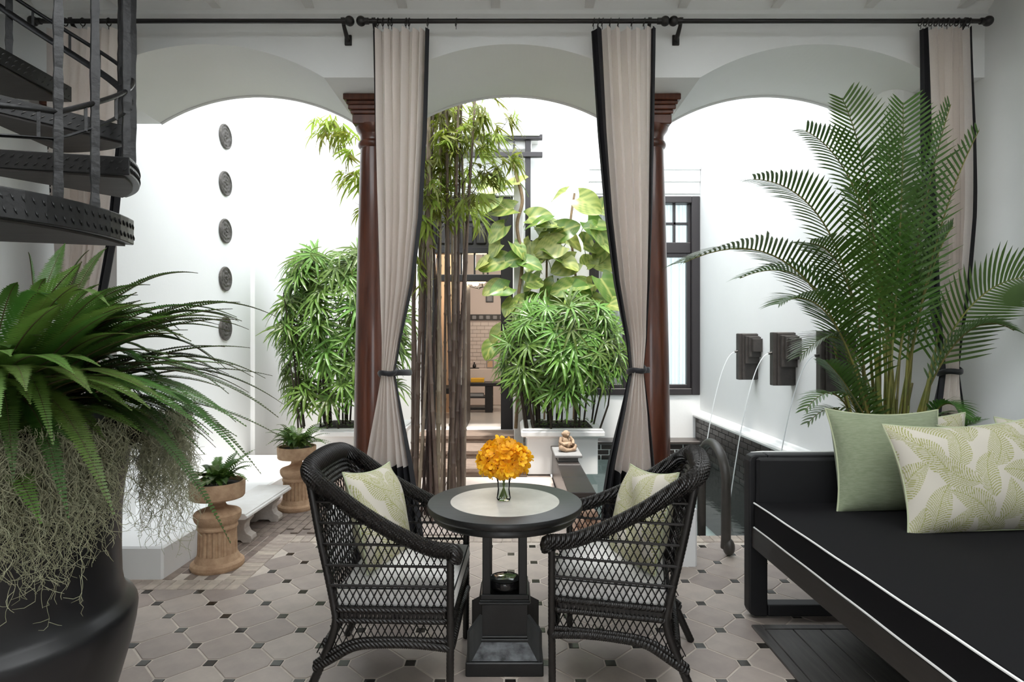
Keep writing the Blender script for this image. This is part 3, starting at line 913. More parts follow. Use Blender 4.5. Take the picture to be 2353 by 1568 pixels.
ths = [(-37, 2.06), (-18, 2.06), (-4, 2.06)]
for k in range(1, 5):
    ths += [(-25 + DTH * k + 7 - 3, 2.06 + RISE * k), (-25 + DTH * k + 24, 2.06 + RISE * k)]
for k in range(-5, 0):
    ths += [(-51 + DTH * k + 4, 2.06 + RISE * k), (-51 + DTH * k + 23, 2.06 + RISE * k)]
for q, (th, z) in enumerate(ths):
    P, R = wob(sp(th, SR - .03, z - .02), sp(th, SR - .03, z + 1.0 + random.uniform(0, .08)), .0215, seed=q)
    obj('baluster', MB().tube(P, R, 4), 'black_iron', stair)
step_z = lambda th: 2.06 + (th + 6) * RISE / DTH if th > -18 else (1.97 + (th + 18) * .0026 if th > -50 else 1.887 + (th + 50) * RISE / DTH)
for dz, rr, nm in ((.44, .011, 'rail'), (.33, .020, 'flat_rail'), (1.02, .022, 'handrail')):
    P = [sp(th, SR - (.03 if nm != 'flat_rail' else .045), step_z(th) + dz) for th in range(-210, 170, 4)]
    obj(nm, MB().tube(P, rr, 8, flat=None if nm == 'rail' else .35), 'black_iron', stair, True)
for th in range(-200, 165, 16):
    obj('rail_spacer', MB().tube([sp(th, SR - .03, step_z(th) + .33), sp(th, SR - .03, step_z(th) + .44)], .008, 4), 'black_iron', stair)

# ------------------------------------------------------------------ big black pot
PTX, PTY = -1.715, 1.9
pot = thing('planter_pot', 'huge glossy black pot with a belted waist at the left foreground', 'planter', (PTX, PTY, 0))
obj('body', MB().lathe([(.22, 0), (.25, .02), (.31, .13), (.37, .28), (.408, .42), (.424, .50), (.429, .545), (.427, .562), (.420, .575), (.400, .592), (.388, .612), (.380, .66), (.378, .76), (.380, .88), (.389, .98), (.402, 1.06), (.415, 1.13)], 64, (PTX, PTY, 0), capt=False), 'pot_black', pot, True)
obj('rim', MB().lathe([(.415, 1.12), (.455, 1.135), (.47, 1.16), (.472, 1.19), (.46, 1.215), (.44, 1.222), (.42, 1.21), (.41, 1.17), (.408, 1.13)], 64, (PTX, PTY, 0), capb=False, capt=False), 'pot_black', pot, True)
obj('soil', MB().lathe([(.415, 1.165), (.2, 1.185), (.01, 1.19)], 40, (PTX, PTY, 0), capb=False, capt=True), 'soil', pot, True)

# ------------------------------------------------------------------ terracotta urns on fluted pedestals, and the bench
def urn(x, y, s, label):
    t = thing('pedestal_urn', label, 'urn', (x, y, 0), group='terracotta urns beside the stone bench')
    q = lambda pr: [(r * s, z * s) for r, z in pr]
    obj('foot', MB().lathe(q([(.155, 0), (.160, .015), (.158, .035), (.147, .045), (.135, .05), (.130, .065), (.122, .08), (.119, .09)]), 40, (x, y, 0)), 'terracotta', t, True)
    flut = lambda r, z, a: r * (1 - .075 * max(0, math.cos(22 * a)) ** .7)
    obj('fluted_drum', MB().lathe(q([(.119, .088), (.117, .10), (.114, .24), (.116, .25)]), 160, (x, y, 0), rad=flut), 'terracotta', t, True)
    obj('collar', MB().lathe(q([(.117, .248), (.121, .255), (.121, .265), (.117, .272), (.117, .28), (.124, .29), (.134, .305), (.141, .325), (.141, .345), (.135, .355), (.128, .36)]), 40, (x, y, 0)), 'terracotta', t, True)
    obj('neck', MB().lathe(q([(.130, .358), (.112, .366), (.075, .378), (.054, .392), (.047, .41), (.05, .428), (.064, .438), (.075, .44)]), 40, (x, y, 0)), 'terracotta', t, True)
    obj('bowl', MB().lathe(q([(.07, .438), (.155, .445), (.162, .455), (.165, .54), (.163, .55), (.150, .55), (.145, .53), (.14, .50)]), 48, (x, y, 0), capt=False), 'terracotta', t, True)
    for o_ in t.children:
        o_.data.set_sharp_from_angle(angle=math.radians(24))
    obj('soil', MB().lathe(q([(.146, .525), (.01, .535)]), 30, (x, y, 0), capb=False), 'soil', t, True)
    return (x, y, .53 * s)
u1 = px(500, 1306, 3.86)
URN1 = urn(u1.x, 3.86, 1.02, 'terracotta pedestal urn nearest the black pot, in front of the bench')
u2 = px(682, 1170, 5.2)
URN2 = urn(u2.x, 5.2, 1.0, 'terracotta pedestal urn at the far end of the white bench')
bn = thing('stone_bench', 'low white marble bench on scrolled stone legs', 'bench', (-2.03, 4.6, 0))
obj('seat', MB().prism([(-2.166, .205), (-1.90, .205), (-1.885, .215), (-1.885, .232), (-1.90, .238), (-1.895, .245), (-1.91, .25), (-2.166, .25)], 4.18, 5.02, 'y'), 'marble', bn, bevel=.004)
sil = [(-2.15, 0), (-2.15, .05), (-2.125, .075), (-2.125, .13), (-2.15, .17), (-2.15, .206), (-1.925, .206), (-1.925, .175), (-1.955, .14), (-1.96, .10), (-1.945, .07), (-1.91, .05), (-1.905, .025), (-1.915, 0), (-1.97, 0), (-1.99, .018), (-2.07, .018), (-2.09, 0)]
for ya in (4.30, 4.80):
    obj('leg', MB().prism(sil, ya, ya + .09, 'y'), 'bench_stone', bn, bevel=.004)

# ------------------------------------------------------------------ wall medallions
for k, (y, what) in enumerate(((314, 'topmost round bronze medallion on the left courtyard wall'), (422, 'second round bronze medallion from the top of the left wall'), (531, 'third round bronze medallion from the top of the left wall'),
                               (641, 'fourth round bronze medallion from the top of the left wall'), (755, 'lowest round bronze medallion, half hidden by the fern'))):
    p = px(515, y, 6.13)
    t = thing('medallion', what, 'medallion', (XCL, 6.13, p.z), group='round medallions on the left wall')
    R = .125
    def face(u, v, R=R, k=k):
        r = max(u, .001) * (R - .012); a = 2 * PI * v
        hh = .018 + .004 * math.sin(r * 160 + k) + .004 * math.sin(5 * a + k) * math.sin(r * 60) + .003 * math.sin(9 * a) * math.sin(r * 110 + 2)
        return (hh, r * math.cos(a), r * math.sin(a))
    obj('relief', MB().grid(14, 36, face), 'medallion', t, True, world=False)
    P = [(.014, R * .94 * math.cos(a), R * .94 * math.sin(a)) for a in [2 * PI * q / 40 for q in range(40)]]
    obj('rim', MB().tube(P, .011, 6, closed=True), 'medallion', t, True, world=False)

# ------------------------------------------------------------------ fountain blocks with water jets
for k, (y, lab) in enumerate(((6.13, 'bronze fountain block farthest from the palm, beside the window'), (5.32, 'middle bronze fountain block on the pool wall'), (4.50, 'bronze fountain block partly hidden by the palm'))):
    t = thing('fountain_block', lab, 'fountain', (XCR, y, 1.07), group='fountain blocks on the pool wall')
    xb = XCR + .005
    obj('slab', MB().cham(xb - .20, xb, y, y + .075, 1.075, 1.56, .006).cham(xb - .165, xb, y - .018, y + .002, 1.08, 1.555, .005), 'bronze_block', t)
    for q, (w, z0, z1, dd) in enumerate(((.145, 1.245, 1.532, .055), (.122, 1.315, 1.522, .090), (.100, 1.37, 1.505, .130))):
        obj('step', MB().cham(xb - w, xb, y - dd, y, z0, z1, .004), 'bronze_block', t)
    obj('spout', MB().tube([(xb - .19, y + .03, 1.375), (xb - .23, y + .03, 1.365)], .011, 8), 'rail_metal', t, True)
    P = []
    for q in range(25):
        u = q / 24
        P.append((xb - .23 - .36 * u, y + .03, 1.365 - .06 * u - 1.36 * u * u))
    tag(obj('water_jet', MB().tube(P, [.0034 + .0016 * (q / 24) for q in range(25)], 7), 'jet', None, True, loc=P[-1]), ['thin water jet falling from the block beside the window', 'thin water jet falling from the middle fountain block', 'thin water jet falling from the block behind the palm'][k], 'water jet', 'water jets falling into the pool')

# ------------------------------------------------------------------ pool grab rail
hr = thing('grab_rail', 'arched brown metal grab rail at the pool edge', 'rail', (1.49, 4.1, 0))
P = [(1.475, 4.06, .05), (1.475, 4.05, .12), (1.475, 4.05, .50)]
for q in range(1, 16):
    a = PI * q / 16
    P.append((1.475 + .012 * q / 16, 4.335 - .285 * math.cos(a), .50 + .225 * math.sin(a)))
P += [(1.49, 4.62, .50), (1.49, 4.62, -.6)]
obj('tube', MB().tube(P, .033, 14), 'rail_metal', hr, True)
obj('end_disc', MB().ball((1.492, 4.045, .062), (.040, .052, .060), 20, 12), 'rail_metal', hr, True)

# ------------------------------------------------------------------ white planters
def planter(x0, x1, y0, y1, label, low):
    t = thing('box_planter', label, 'planter', ((x0 + x1) / 2, (y0 + y1) / 2, 0), group='white box planters in the courtyard')
    obj('body', MB().cham(x0, x1, y0, y1, low, .43, .008), 'paint_white', t)
    b = MB()
    for (g, z0, z1) in ((.02, .405, .425), (.07, .425, .49), (.055, .49, .51)):
        b.cham(x0 - g, x1 + g, y0 - g, y1 + g, z0, z1, .012)
    obj('rim', b, 'paint_white', t)
    obj('soil', MB().box(x0 + .05, x1 - .05, y0 + .05, y1 - .05, .50, .515), 'soil', t)
pr_ = planter(.17, .95, 6.5, 7.2, 'white box planter between the steps and the pool', 0)
pl_ = planter(-2.22, -1.28, 6.5, 7.2, 'white box planter at the left of the steps', 0)

# statue on its slab, and a second figure near the curtain
sl = obj('stone_slab', MB().cham(.405, .665, 5.54, 5.98, .375, .402, .005).cham(.44, .63, 5.60, 5.94, .325, .376, .004), 'grey_slab', None, loc=(.535, 5.76, .325)); tag(sl, 'thin grey stone slab on the pool kerb under the figure', 'slab')
def figure(loc, s, rz, label, mt, name):
    t = thing(name, label, 'statue', loc, rz, None)
    b = MB().ball((0, 0, .055 * s), (.075 * s, .062 * s, .058 * s), 18, 12)
    b.ball((0, .006 * s, .10 * s), (.060 * s, .050 * s, .050 * s), 16, 10)
    obj('body', b, mt, t, True, world=False)
    hd = obj('head', MB().ball((.005 * s, -.004 * s, .168 * s), (.040 * s, .038 * s, .040 * s), 16, 10).ball((.005 * s, -.040 * s, .160 * s), (.013 * s, .012 * s, .012 * s), 8, 6), mt, t, True, world=False)
    obj('ear', MB().ball((-.036 * s, 0, .172 * s), (.010 * s, .012 * s, .018 * s), 8, 6), mt, hd, True, world=False)
    obj('ear', MB().ball((.046 * s, 0, .172 * s), (.010 * s, .012 * s, .018 * s), 8, 6), mt, hd, True, world=False)
    for sx in (-1, 1):
        obj('arm', MB().tube([(sx * .05 * s, .0, .135 * s), (sx * .078 * s, -.02 * s, .095 * s), (sx * .055 * s, -.062 * s, .070 * s), (sx * .02 * s, -.075 * s, .080 * s)], [.020 * s, .019 * s, .016 * s, .014 * s], 8), mt, t, True, world=False)
        obj('leg', MB().tube([(sx * .045 * s, 0, .035 * s), (sx * .085 * s, -.05 * s, .042 * s), (sx * .05 * s, -.088 * s, .022 * s), (-sx * .005 * s, -.085 * s, .018 * s)], [.03 * s, .028 * s, .021 * s, .016 * s], 8), mt, t, True, world=False)
figure((.525, 5.78, .402), .96, .5, 'weathered sandstone seated figure on a grey slab by the pool', 'sandstone', 'seated_figure')
figure((.555, 4.26, .006), 1.3, -.3, 'terracotta seated figure on the floor beside the right curtain', 'terracotta_red', 'seated_figure')

# ------------------------------------------------------------------ dark deck on the floor under the daybed
dk = thing('floor_deck', 'dark grey boarded panel set flush in the tiles under the daybed', 'deck', (2.0, 2.3, 0)); dk['kind'] = 'structure'
obj('deck_frame', MB().cham(1.24, 1.29, 1.2, 3.046, -.004, .010, .003).cham(1.29, 2.94, 3.0, 3.046, -.004, .010, .003), 'deck_wood', dk)
xx = 1.295
while xx < 2.9:
    obj('deck_board', MB().cham(xx, xx + .136, 1.2, 2.996, -.004, .0085, .002), 'deck_wood', dk); xx += .14

# ------------------------------------------------------------------ wicker armchairs
def catmull(P, n=8):
    P = [Vector(p) for p in P]; out = []
    for i in range(len(P) - 1):
        a = P[max(i - 1, 0)]; b = P[i]; c = P[i + 1]; d = P[min(i + 2, len(P) - 1)]
        for k in range(n):
            t = k / n
            out.append(.5 * ((2 * b) + (c - a) * t + (2 * a - 5 * b + 4 * c - d) * t * t + (3 * b - a - 3 * c + d) * t ** 3))
    out.append(P[-1]); return out
def resample(P, step):
    P = [Vector(p) for p in P]; out = [P[0].copy()]; acc = 0.0
    for i in range(len(P) - 1):
        d = (P[i + 1] - P[i]).length
        while acc + step <= d + 1e-9 and d > 0:
            acc += step
            out.append(P[i].lerp(P[i + 1], acc / d))
        acc -= d
    out.append(P[-1]); return out
def ridged(P, r, step=.0055, n=10, amp=.10, closed=False, flat=None):
    Q = resample(P, step)
    if isinstance(r, (tuple, list)):
        R = [(r[0] + (r[1] - r[0]) * math.sin(PI * i / (len(Q) - 1))) * (1 + amp * (1 if i % 2 else -1)) for i in range(len(Q))]
    else:
        R = [r * (1 + amp * (1 if i % 2 else -1)) for i in range(len(Q))]
    return MB().tube(Q, R, n, closed=closed, flat=flat)

ARM = [(.295, .632), (.22, .640), (.15, .662), (.03, .714), (-.11, .788), (-.23, .866), (-.30, .915)]
def arm_z(x):
    if x >= ARM[0][0]: return ARM[0][1]
    for q in range(len(ARM) - 1):
        (xa, za), (xb, zb) = ARM[q], ARM[q + 1]
        if x <= xa and x >= xb:
            return za + (zb - za) * (xa - x) / (xa - xb)
    return .93
post_x = lambda z: -.205 - .135 * (z - .35) / .595 if z > .35 else -.205 - .13 * (.35 - z) / .35
SW = .285
def side_y(z, x):
    return SW - .02 * max(0, (z - .5)) / .45 * (1 if x < 0 else .4)
def arch_band(x):
    return .258 - (.075 * ((-.06 - x) / .2) ** 2 if x < -.06 else 0)

def build_chair(label):
    t = thing('wicker_armchair', label, 'chair', (0, 0, 0), 0, 'wicker armchairs at the round table')
    side = [(x, side_y(z, x), z) for x, z in ARM]
    loop = side[:-1] + [(-.292, .262, .905), (-.335, .225, .935), (-.352, .15, .95), (-.356, 0, .955)]
    loop = loop + [(x, -y, z) for x, y, z in loop[-2::-1]]
    full = [(.300, SW - .005, .598)] + [(.306, SW - .002, .618)] + loop + [(.306, -SW + .002, .618), (.300, -SW + .005, .598)]
    P = catmull(full, 8)
    Q = resample(P, .0045)
    L = len(Q)
    R = []
    for i in range(L):
        u = i / (L - 1)
        back = math.exp(-((u - .5) / .16) ** 2)
        R.append((.0325 + .013 * back) * (1 + .045 * (1 if i % 2 else -1)))
    obj('arm_roll', MB().tube(Q, R, 12), 'wicker', t, True, world=False)
    hood = MB()
    core = catmull([(-.25, .268, .872)] + loop[-5 - len(loop) // 2:][0:0] + [(-.292, .262, .905), (-.335, .225, .935), (-.352, .15, .95), (-.356, 0, .955), (-.352, -.15, .95), (-.335, -.225, .935), (-.292, -.262, .905), (-.25, -.268, .872)], 8)
    for q in range(5):
        Pq = [Vector((v.x + .012 + .009 * q * (1 if abs(v.y) < .2 else .4), v.y * (1 - .035 * q), v.z - .022 - .020 * q)) for v in core[4:-4]]
        g = ridged(Pq, .0125, .0045, 7, .05); hood.add(g.v, g.f)
    obj('back_hood', hood, 'wicker', t, True, world=False)
    for s in (-1, 1):
        obj('leg', ridged([(.283, s * SW, .0), (.285, s * SW, .25), (.285, s * SW, .60)], .0165, .008, 8, .04), 'wicker_strand', t, True, world=False)
        bp = catmull([(-.345, s * .288, 0), (-.27, s * .284, .16), (-.207, s * .28, .32), (-.215, s * .275, .42), (-.275, s * .27, .68), (-.325, s * .262, .92)], 8)
        obj('leg', ridged(bp, .0185, .008, 8, .04), 'wicker_strand', t, True, world=False)
    c = .03
    ring = [(.29, -SW + c), (.29, SW - c), (.29 - c, SW + .003), (-.19, SW + .003), (-.215, SW - c), (-.215, -SW + c), (-.19, -SW - .003), (.29 - c, -SW - .003), (.29, -SW + c)]
    b = MB()
    for z in (.395, .352):
        q = ridged([(x, y, z) for x, y in ring], .0125, .0045, 8, .055); b.add(q.v, q.f)
    obj('seat_rim', b, 'wicker', t, True, world=False)
    # woven solid band between the two rims
    w = MB()
    Q = resample([(x, y, 0) for x, y in ring], .009)
    for i, p in enumerate(Q[:-1]):
        n = (Q[i + 1] - p); n = Vector((n.y, -n.x, 0)).normalized() * (.005 if i % 2 else -.003)
        w.add([(p.x + n.x, p.y + n.y, .350), (Q[i + 1].x + n.x, Q[i + 1].y + n.y, .350), (Q[i + 1].x + n.x, Q[i + 1].y + n.y, .397), (p.x + n.x, p.y + n.y, .397)], [(0, 1, 2, 3)])
    obj('seat_band', w, 'wicker_strand', t, world=False)
    # seat deck under the cushion
    obj('seat_deck', MB().cham(-.205, .275, -.27, .27, .365, .385, .004), 'wicker', t, world=False)
    # arched lower band on every side
    b = MB()
    for s in (-1, 1):
        q = ridged(catmull([(-.292, s * .288, .155), (-.22, s * .288, .195), (-.12, s * SW, .245), (0, s * SW, .258), (.15, s * SW, .258), (.285, s * SW, .245)], 6), .0185, .0045, 8, .055); b.add(q.v, q.f)
        q = ridged(catmull([(-.292, s * .288, .175), (-.22, s * .288, .222), (-.12, s * SW, .265), (0, s * SW, .275), (.15, s * SW, .275), (.285, s * SW, .272)], 6), .012, .0045, 8, .055); b.add(q.v, q.f)
    for xx in (.288, -.245):
        q = ridged([(xx, -SW, .25), (xx, 0, .265), (xx, SW, .25)], .0185, .0045, 8, .055); b.add(q.v, q.f)
    obj('lower_band', b, 'wicker', t, True, world=False)
    # diamond lattice, sides
    def lattice(inside, place, a0, a1, pitch, slope, z0, z1, step=.012, r=.0026):
        m = MB()
        for s in (-1, 1):
            span = (z1 - z0) / slope
            k = a0 - span - pitch
            while k < a1 + span + pitch:
                cur = []
                z = z0
                while z <= z1 + 1e-6:
                    a = k + s * (z - z0) / slope
                    if inside(a, z):
                        cur.append(place(a, z, s))
                    else:
                        if len(cur) > 1: m.tube(cur, r, 4, cap=False)
                        cur = []
                    z += step
                if len(cur) > 1: m.tube(cur, r, 4, cap=False)
                k += pitch
        return m
    for s in (-1, 1):
        m1 = lattice(lambda x, z: post_x(z) - .004 < x < .286 and z < arm_z(x) + .005, lambda x, z, d: (x, s * (side_y(z, x) + .002 * d), z), -.35, .29, .030, 1.86, .392, .93)
        tag(obj('side_lattice', m1, 'wicker_strand', t, world=False), kind='stuff')
        m2 = lattice(lambda x, z: -.285 < x < .286 and z > arch_band(x) - .005 and x > -.207 - .115 * (.35 - z) / .19, lambda x, z, d: (x, s * (SW + .001 + .002 * d), z), -.30, .29, .030, 1.86, .17, .352)
        tag(obj('skirt_lattice', m2, 'wicker_strand', t, world=False), kind='stuff')
    m3 = lattice(lambda y, z: abs(y) < .272 and z < .945, lambda y, z, d: (post_x(z) - .005 - .02 * (1 - (y / .27) ** 2) + .002 * d, y, z), -.28, .28, .030, 2.3, .392, .95)
    tag(obj('back_lattice', m3, 'wicker_strand', t, world=False), kind='stuff')
    m4 = lattice(lambda y, z: abs(y) < .285, lambda y, z, d: (.286 + .002 * d, y, z), -.29, .29, .030, 1.86, .265, .352)
    m5 = lattice(lambda y, z: abs(y) < .285, lambda y, z, d: (-.225 + .002 * d, y, z), -.29, .29, .030, 1.86, .265, .352)
    tag(obj('skirt_lattice', m4.add(m5.v, m5.f), 'wicker_strand', t, world=False), kind='stuff')
    for z in (.492, .572, .656, .740, .825):
        P = []
        xs = [x for x in [.285 - .02 * q for q in range(40)] if arm_z(x) > z - .004 and x > post_x(z)]
        P = [(x, side_y(z, x) + .003, z) for x in xs] + [(post_x(z) - .008, .262, z), (post_x(z) - .022, .14, z), (post_x(z) - .026, 0, z)]
        P = P + [(x, -y, zz) for x, y, zz in P[-2::-1]]
        obj('cross_rail', MB().tube(P, .0058, 6), 'wicker_strand', t, True, world=False)
    return t
def copy_tree(o, parent=None):
    c = o.copy(); COL.objects.link(c); c.parent = parent
    for ch in list(o.children):
        copy_tree(ch, c)
    return c
ch1 = build_chair('black wicker armchair left of the round table, facing right')
ch2 = copy_tree(ch1); ch2['label'] = 'black wicker armchair right of the round table, facing left'
CH = [((-.51, 2.655, 0), math.radians(-2)), ((.497, 2.69, 0), PI - math.radians(13))]
ch1.location, ch1.rotation_euler = CH[0][0], (0, 0, CH[0][1])
ch2.location, ch2.rotation_euler = CH[1][0], (0, 0, CH[1][1])
ch1.scale = ch2.scale = (.955, 1, 1)

def seat_cushion(loc, rz, label):
    t = thing('seat_cushion', label, 'cushion', (loc[0], loc[1], .386), rz, 'seat cushions of the wicker chairs')
    def top(u, v):
        x = -.19 + .475 * u; y = -.262 + .524 * v
        e = (1 - (2 * u - 1) ** 6) * (1 - (2 * v - 1) ** 6)
        return x, y, e
    b = MB()
    b.grid(20, 20, lambda u, v: (top(u, v)[0], top(u, v)[1], .085 + .035 * top(u, v)[2] ** .5 * (1 - .25 * ((2 * u - 1) ** 2 + (2 * v - 1) ** 2))))
    b.grid(20, 20, lambda u, v: (top(v, u)[0], top(v, u)[1], .012 - .010 * top(v, u)[2] ** .5))
    edge = lambda q, z: ([(-.19 + .475 * i / 20, -.262, z) for i in range(21)] + [(.285, -.262 + .524 * i / 20, z) for i in range(1, 21)]
                         + [(.285 - .475 * i / 20, .262, z) for i in range(1, 21)] + [(-.19, .262 - .524 * i / 20, z) for i in range(1, 20)])
    E0, E1 = edge(0, .012), edge(0, .085)
    n = len(E0)
    mid = [((a[0] - .0475) * 1.03 + .0475, a[1] * 1.02, .048) for a in E0]
    b.add(E0 + mid + E1, [(r * n + i, r * n + (i + 1) % n, (r + 1) * n + (i + 1) % n, (r + 1) * n + i) for r in (0, 1) for i in range(n)])
    obj('pad', b, 'chair_cushion', t, True, world=False)
    for E, z in ((E0, .012), (E1, .086)):
        obj('piping', MB().tube(E, .0035, 5, closed=True), 'piping_dark', t, True, world=False)
seat_cushion(*CH[0], 'white seat cushion on the left wicker chair')
seat_cushion(*CH[1], 'white seat cushion on the right wicker chair')

# ------------------------------------------------------------------ pillows
def leaf_colour(P, seed):
    """flat woven print: fern leaves on cream cloth, evaluated on the cloth itself (metres)"""
    rnd = random.Random(seed)
    P = np.array(P)
    cream = np.array((.60, .56, .48)); green = np.array((.33, .335, .115)); pale = np.array((.52, .50, .35))
    out = np.tile(cream, (len(P), 1))
    leaves = []
    for r in range(-5, 6):
        for c in range(-5, 6):
            leaves.append((c * .172 + (.086 if r % 2 else 0) + rnd.uniform(-.014, .014), r * .118 + rnd.uniform(-.012, .012), rnd.choice((.9, 1.35, 1.8, 2.3, 2.6)) + rnd.uniform(-.2, .2), rnd.uniform(.185, .225), rnd.choice((-1, 1)) * rnd.uniform(.3, .7)))
    done = np.zeros(len(P), bool)
    for cx, cy, a, L, bend in leaves:
        dx, dy = P[:, 0] - cx, P[:, 1] - cy
        s = (dx * math.cos(a) + dy * math.sin(a)) / L + .5
        t = (-dx * math.sin(a) + dy * math.cos(a)) - bend * L * (s - .5) ** 2
        w = .056 * np.clip(np.sin(PI * np.clip(s, 0, 1) ** .8), 0, 1) ** .7 + 1e-4
        ins = (s > 0) & (s < 1) & (np.abs(t) < w) & ~done
        q = (s * L - 1.15 * np.abs(t) + 8.0 * t * t) / .0108
        fr = q - np.floor(q)
        line = np.abs(fr - .5) < .22
        rib = np.abs(t) < .0014
        out[ins] = pale * .12 + cream * .88
        out[ins & (line | rib)] = green
        done |= ins
    return out
def pillow(name, label, w, hgt, th, M4, kind, seed=1, nx=40, group=None):
    t = thing(name, label, 'pillow', (0, 0, 0), group=group)
    t.matrix_world = M4
    fine = kind == 'leaf'
    n1 = int(w / .0028) if fine else 48
    n2 = int(hgt / .0028) if fine else 40
    rn = random.Random(seed); f1, f2, f3 = rn.uniform(0, 6), rn.uniform(0, 6), rn.uniform(0, 6)
    def surf(u, v, sgn):
        a, c = 2 * u - 1, 2 * v - 1
        x = a * w / 2 * (1 - .11 * (1 - c * c) * abs(a) ** 3)
        z = c * hgt / 2 * (1 - (.12 if c > 0 else .035) * (1 - a * a) * abs(c) ** 3)
        e = max((1 - a ** 4) * (1 - c ** 4), 0) ** .62 * (1 - .18 * (a * a + c * c))
        wr = .006 * math.sin(7 * a + f1 + 4 * c) * e + .010 * e * math.sin(3.1 * c + f2) * math.sin(2.6 * a + f3)
        return (x, sgn * (th / 2 * e + wr), z)
    b = MB().grid(n1, n2, lambda u, v: surf(u, v, -1))
    if fine:
        b.c = leaf_colour([((i / n1 - .5) * w, (j / n2 - .5) * hgt) for j in range(n2 + 1) for i in range(n1 + 1)], seed)
    obj('front', b, 'leaf_print' if fine else 'sage', t, True, world=False)
    k = MB().grid(30, 30, lambda u, v: surf(1 - u, v, 1))
    if fine:
        k.c = [(.48, .47, .33)] * len(k.v)
    obj('back', k, 'leaf_print' if fine else 'sage', t, True, world=False)
    E = [surf(i / 40, 0, 1) for i in range(40)] + [surf(1, i / 40, 1) for i in range(40)] + [surf(1 - i / 40, 1, 1) for i in range(40)] + [surf(0, 1 - i / 40, 1) for i in range(40)]
    obj('piping', MB().tube(E, .0045, 6, closed=True), 'sage_trim', t, True, world=False)
    return t
def PM(loc, rz, tilt, roll=0):
    """front (-y side) turned by rz, leaned back by tilt, rolled in its own plane"""
    return Matrix.Translation(loc) @ Matrix.Rotation(rz, 4, 'Z') @ Matrix.Rotation(-tilt, 4, 'X') @ Matrix.Rotation(roll, 4, 'Y')
pillow('throw_pillow', 'sage green square pillow at the far end of the daybed', .62, .52, .21, PM((1.93, 3.01, .870), .08, .22, .02), 'sage', 4, group='pillows on the daybed')
pillow('throw_pillow', 'fern patterned pillow at the front of the daybed group', .74, .50, .21, PM((2.11, 2.70, .862), .06, .30, -.03), 'leaf', 9, group='pillows on the daybed')
pillow('throw_pillow', 'fern patterned pillow peeking out behind the sage green pillow', .52, .46, .13, PM((2.18, 3.12, .862), .05, .10, -.02), 'leaf', 2, group='pillows on the daybed')
pillow('throw_pillow', 'sage green pillow tucked behind the fern patterned ones', .55, .42, .13, PM((2.45, 2.95, .84), -.15, .2, 0), 'sage', 6, group='pillows on the daybed')
pillow('throw_pillow', 'fern patterned pillow leaning against the right wall', .55, .46, .14, PM((2.68, 2.84, .86), -.35, .25, .04), 'leaf', 13, group='pillows on the daybed')
def chair_pillow(k, label, seed):
    loc, rz = CH[k]
    M0 = Matrix.Translation(loc) @ Matrix.Rotation(rz, 4, 'Z')
    M1 = M0 @ Matrix.Translation((-.095, .02, .695)) @ Matrix.Rotation(PI / 2 - (.20 if k == 0 else -.48), 4, 'Z') @ Matrix.Rotation(-.33, 4, 'X') @ Matrix.Rotation(.10 if k == 0 else -.12, 4, 'Y')
    pillow('throw_pillow', label, .43, .43, .16, M1, 'leaf', seed, group='pillows on the wicker chairs')
chair_pillow(0, 'fern patterned pillow leaning in the left wicker chair', 21)
chair_pillow(1, 'fern patterned pillow leaning in the right wicker chair', 24)

# ------------------------------------------------------------------ round table
TX, TY = -.033, 2.757
tb = thing('round_table', 'round black pedestal table with a pale stone inlay top', 'table', (TX, TY, 0))
obj('top', MB().lathe([(.355, .722), (.358, .7285), (.355, .730)], 72, (TX, TY, 0)), 'table_top', tb, True)
obj('edge', MB().lathe([(.335, .694), (.352, .696), (.359, .701), (.3615, .708), (.3615, .720), (.3590, .7275), (.350, .7275)], 72, (TX, TY, 0)), 'table_black', tb, True)
obj('inlay', MB().lathe([(.255, .725), (.2545, .7308), (.253, .7312)], 64, (TX, TY, 0)), 'inlay', tb)
obj('apron', MB().lathe([(.322, .662), (.332, .664), (.336, .672), (.333, .680), (.333, .696)], 64, (TX, TY, 0)), 'table_black', tb, True)
for sx in (-1, 1):
    for sy in (-1, 1):
        obj('post', MB().cham(TX + sx * .082 - .019, TX + sx * .082 + .019, TY + sy * .082 - .019, TY + sy * .082 + .019,   .325, .664, .003), 'table_black', tb)
def sqp(w, z0, z1, c=.004):
    return (TX - w, TX + w, TY - w, TY + w, z0, z1, c)
obj('box', MB().cham(*sqp(.106, .135, .30)), 'table_black', tb)
obj('ledge', MB().cham(*sqp(.118, .292, .303, .003)).cham(*sqp(.114, .303, .312, .003)).cham(*sqp(.110, .312, .335, .003)), 'table_black', tb)
obj('lower_moulding', MB().cham(*sqp(.118, .125, .138, .003)).cham(*sqp(.113, .138, .150, .003)), 'table_black', tb)
b = MB()
w0, w1, z0, z1 = .158, .112, .060, .128
q0 = [(TX - w0, TY - w0, z0), (TX + w0, TY - w0, z0), (TX + w0, TY + w0, z0), (TX - w0, TY + w0, z0)]
q1 = [(TX - w1, TY - w1, z1), (TX + w1, TY - w1, z1), (TX + w1, TY + w1, z1), (TX - w1, TY + w1, z1)]
b.add(q0 + q1, [(0, 1, 5, 4), (1, 2, 6, 5), (2, 3, 7, 6), (3, 0, 4, 7)])
obj('flared_foot', b, 'table_worn_sheen', tb)
obj('foot_slab', MB().cham(*sqp(.172, .0, .062)), 'table_black', tb)
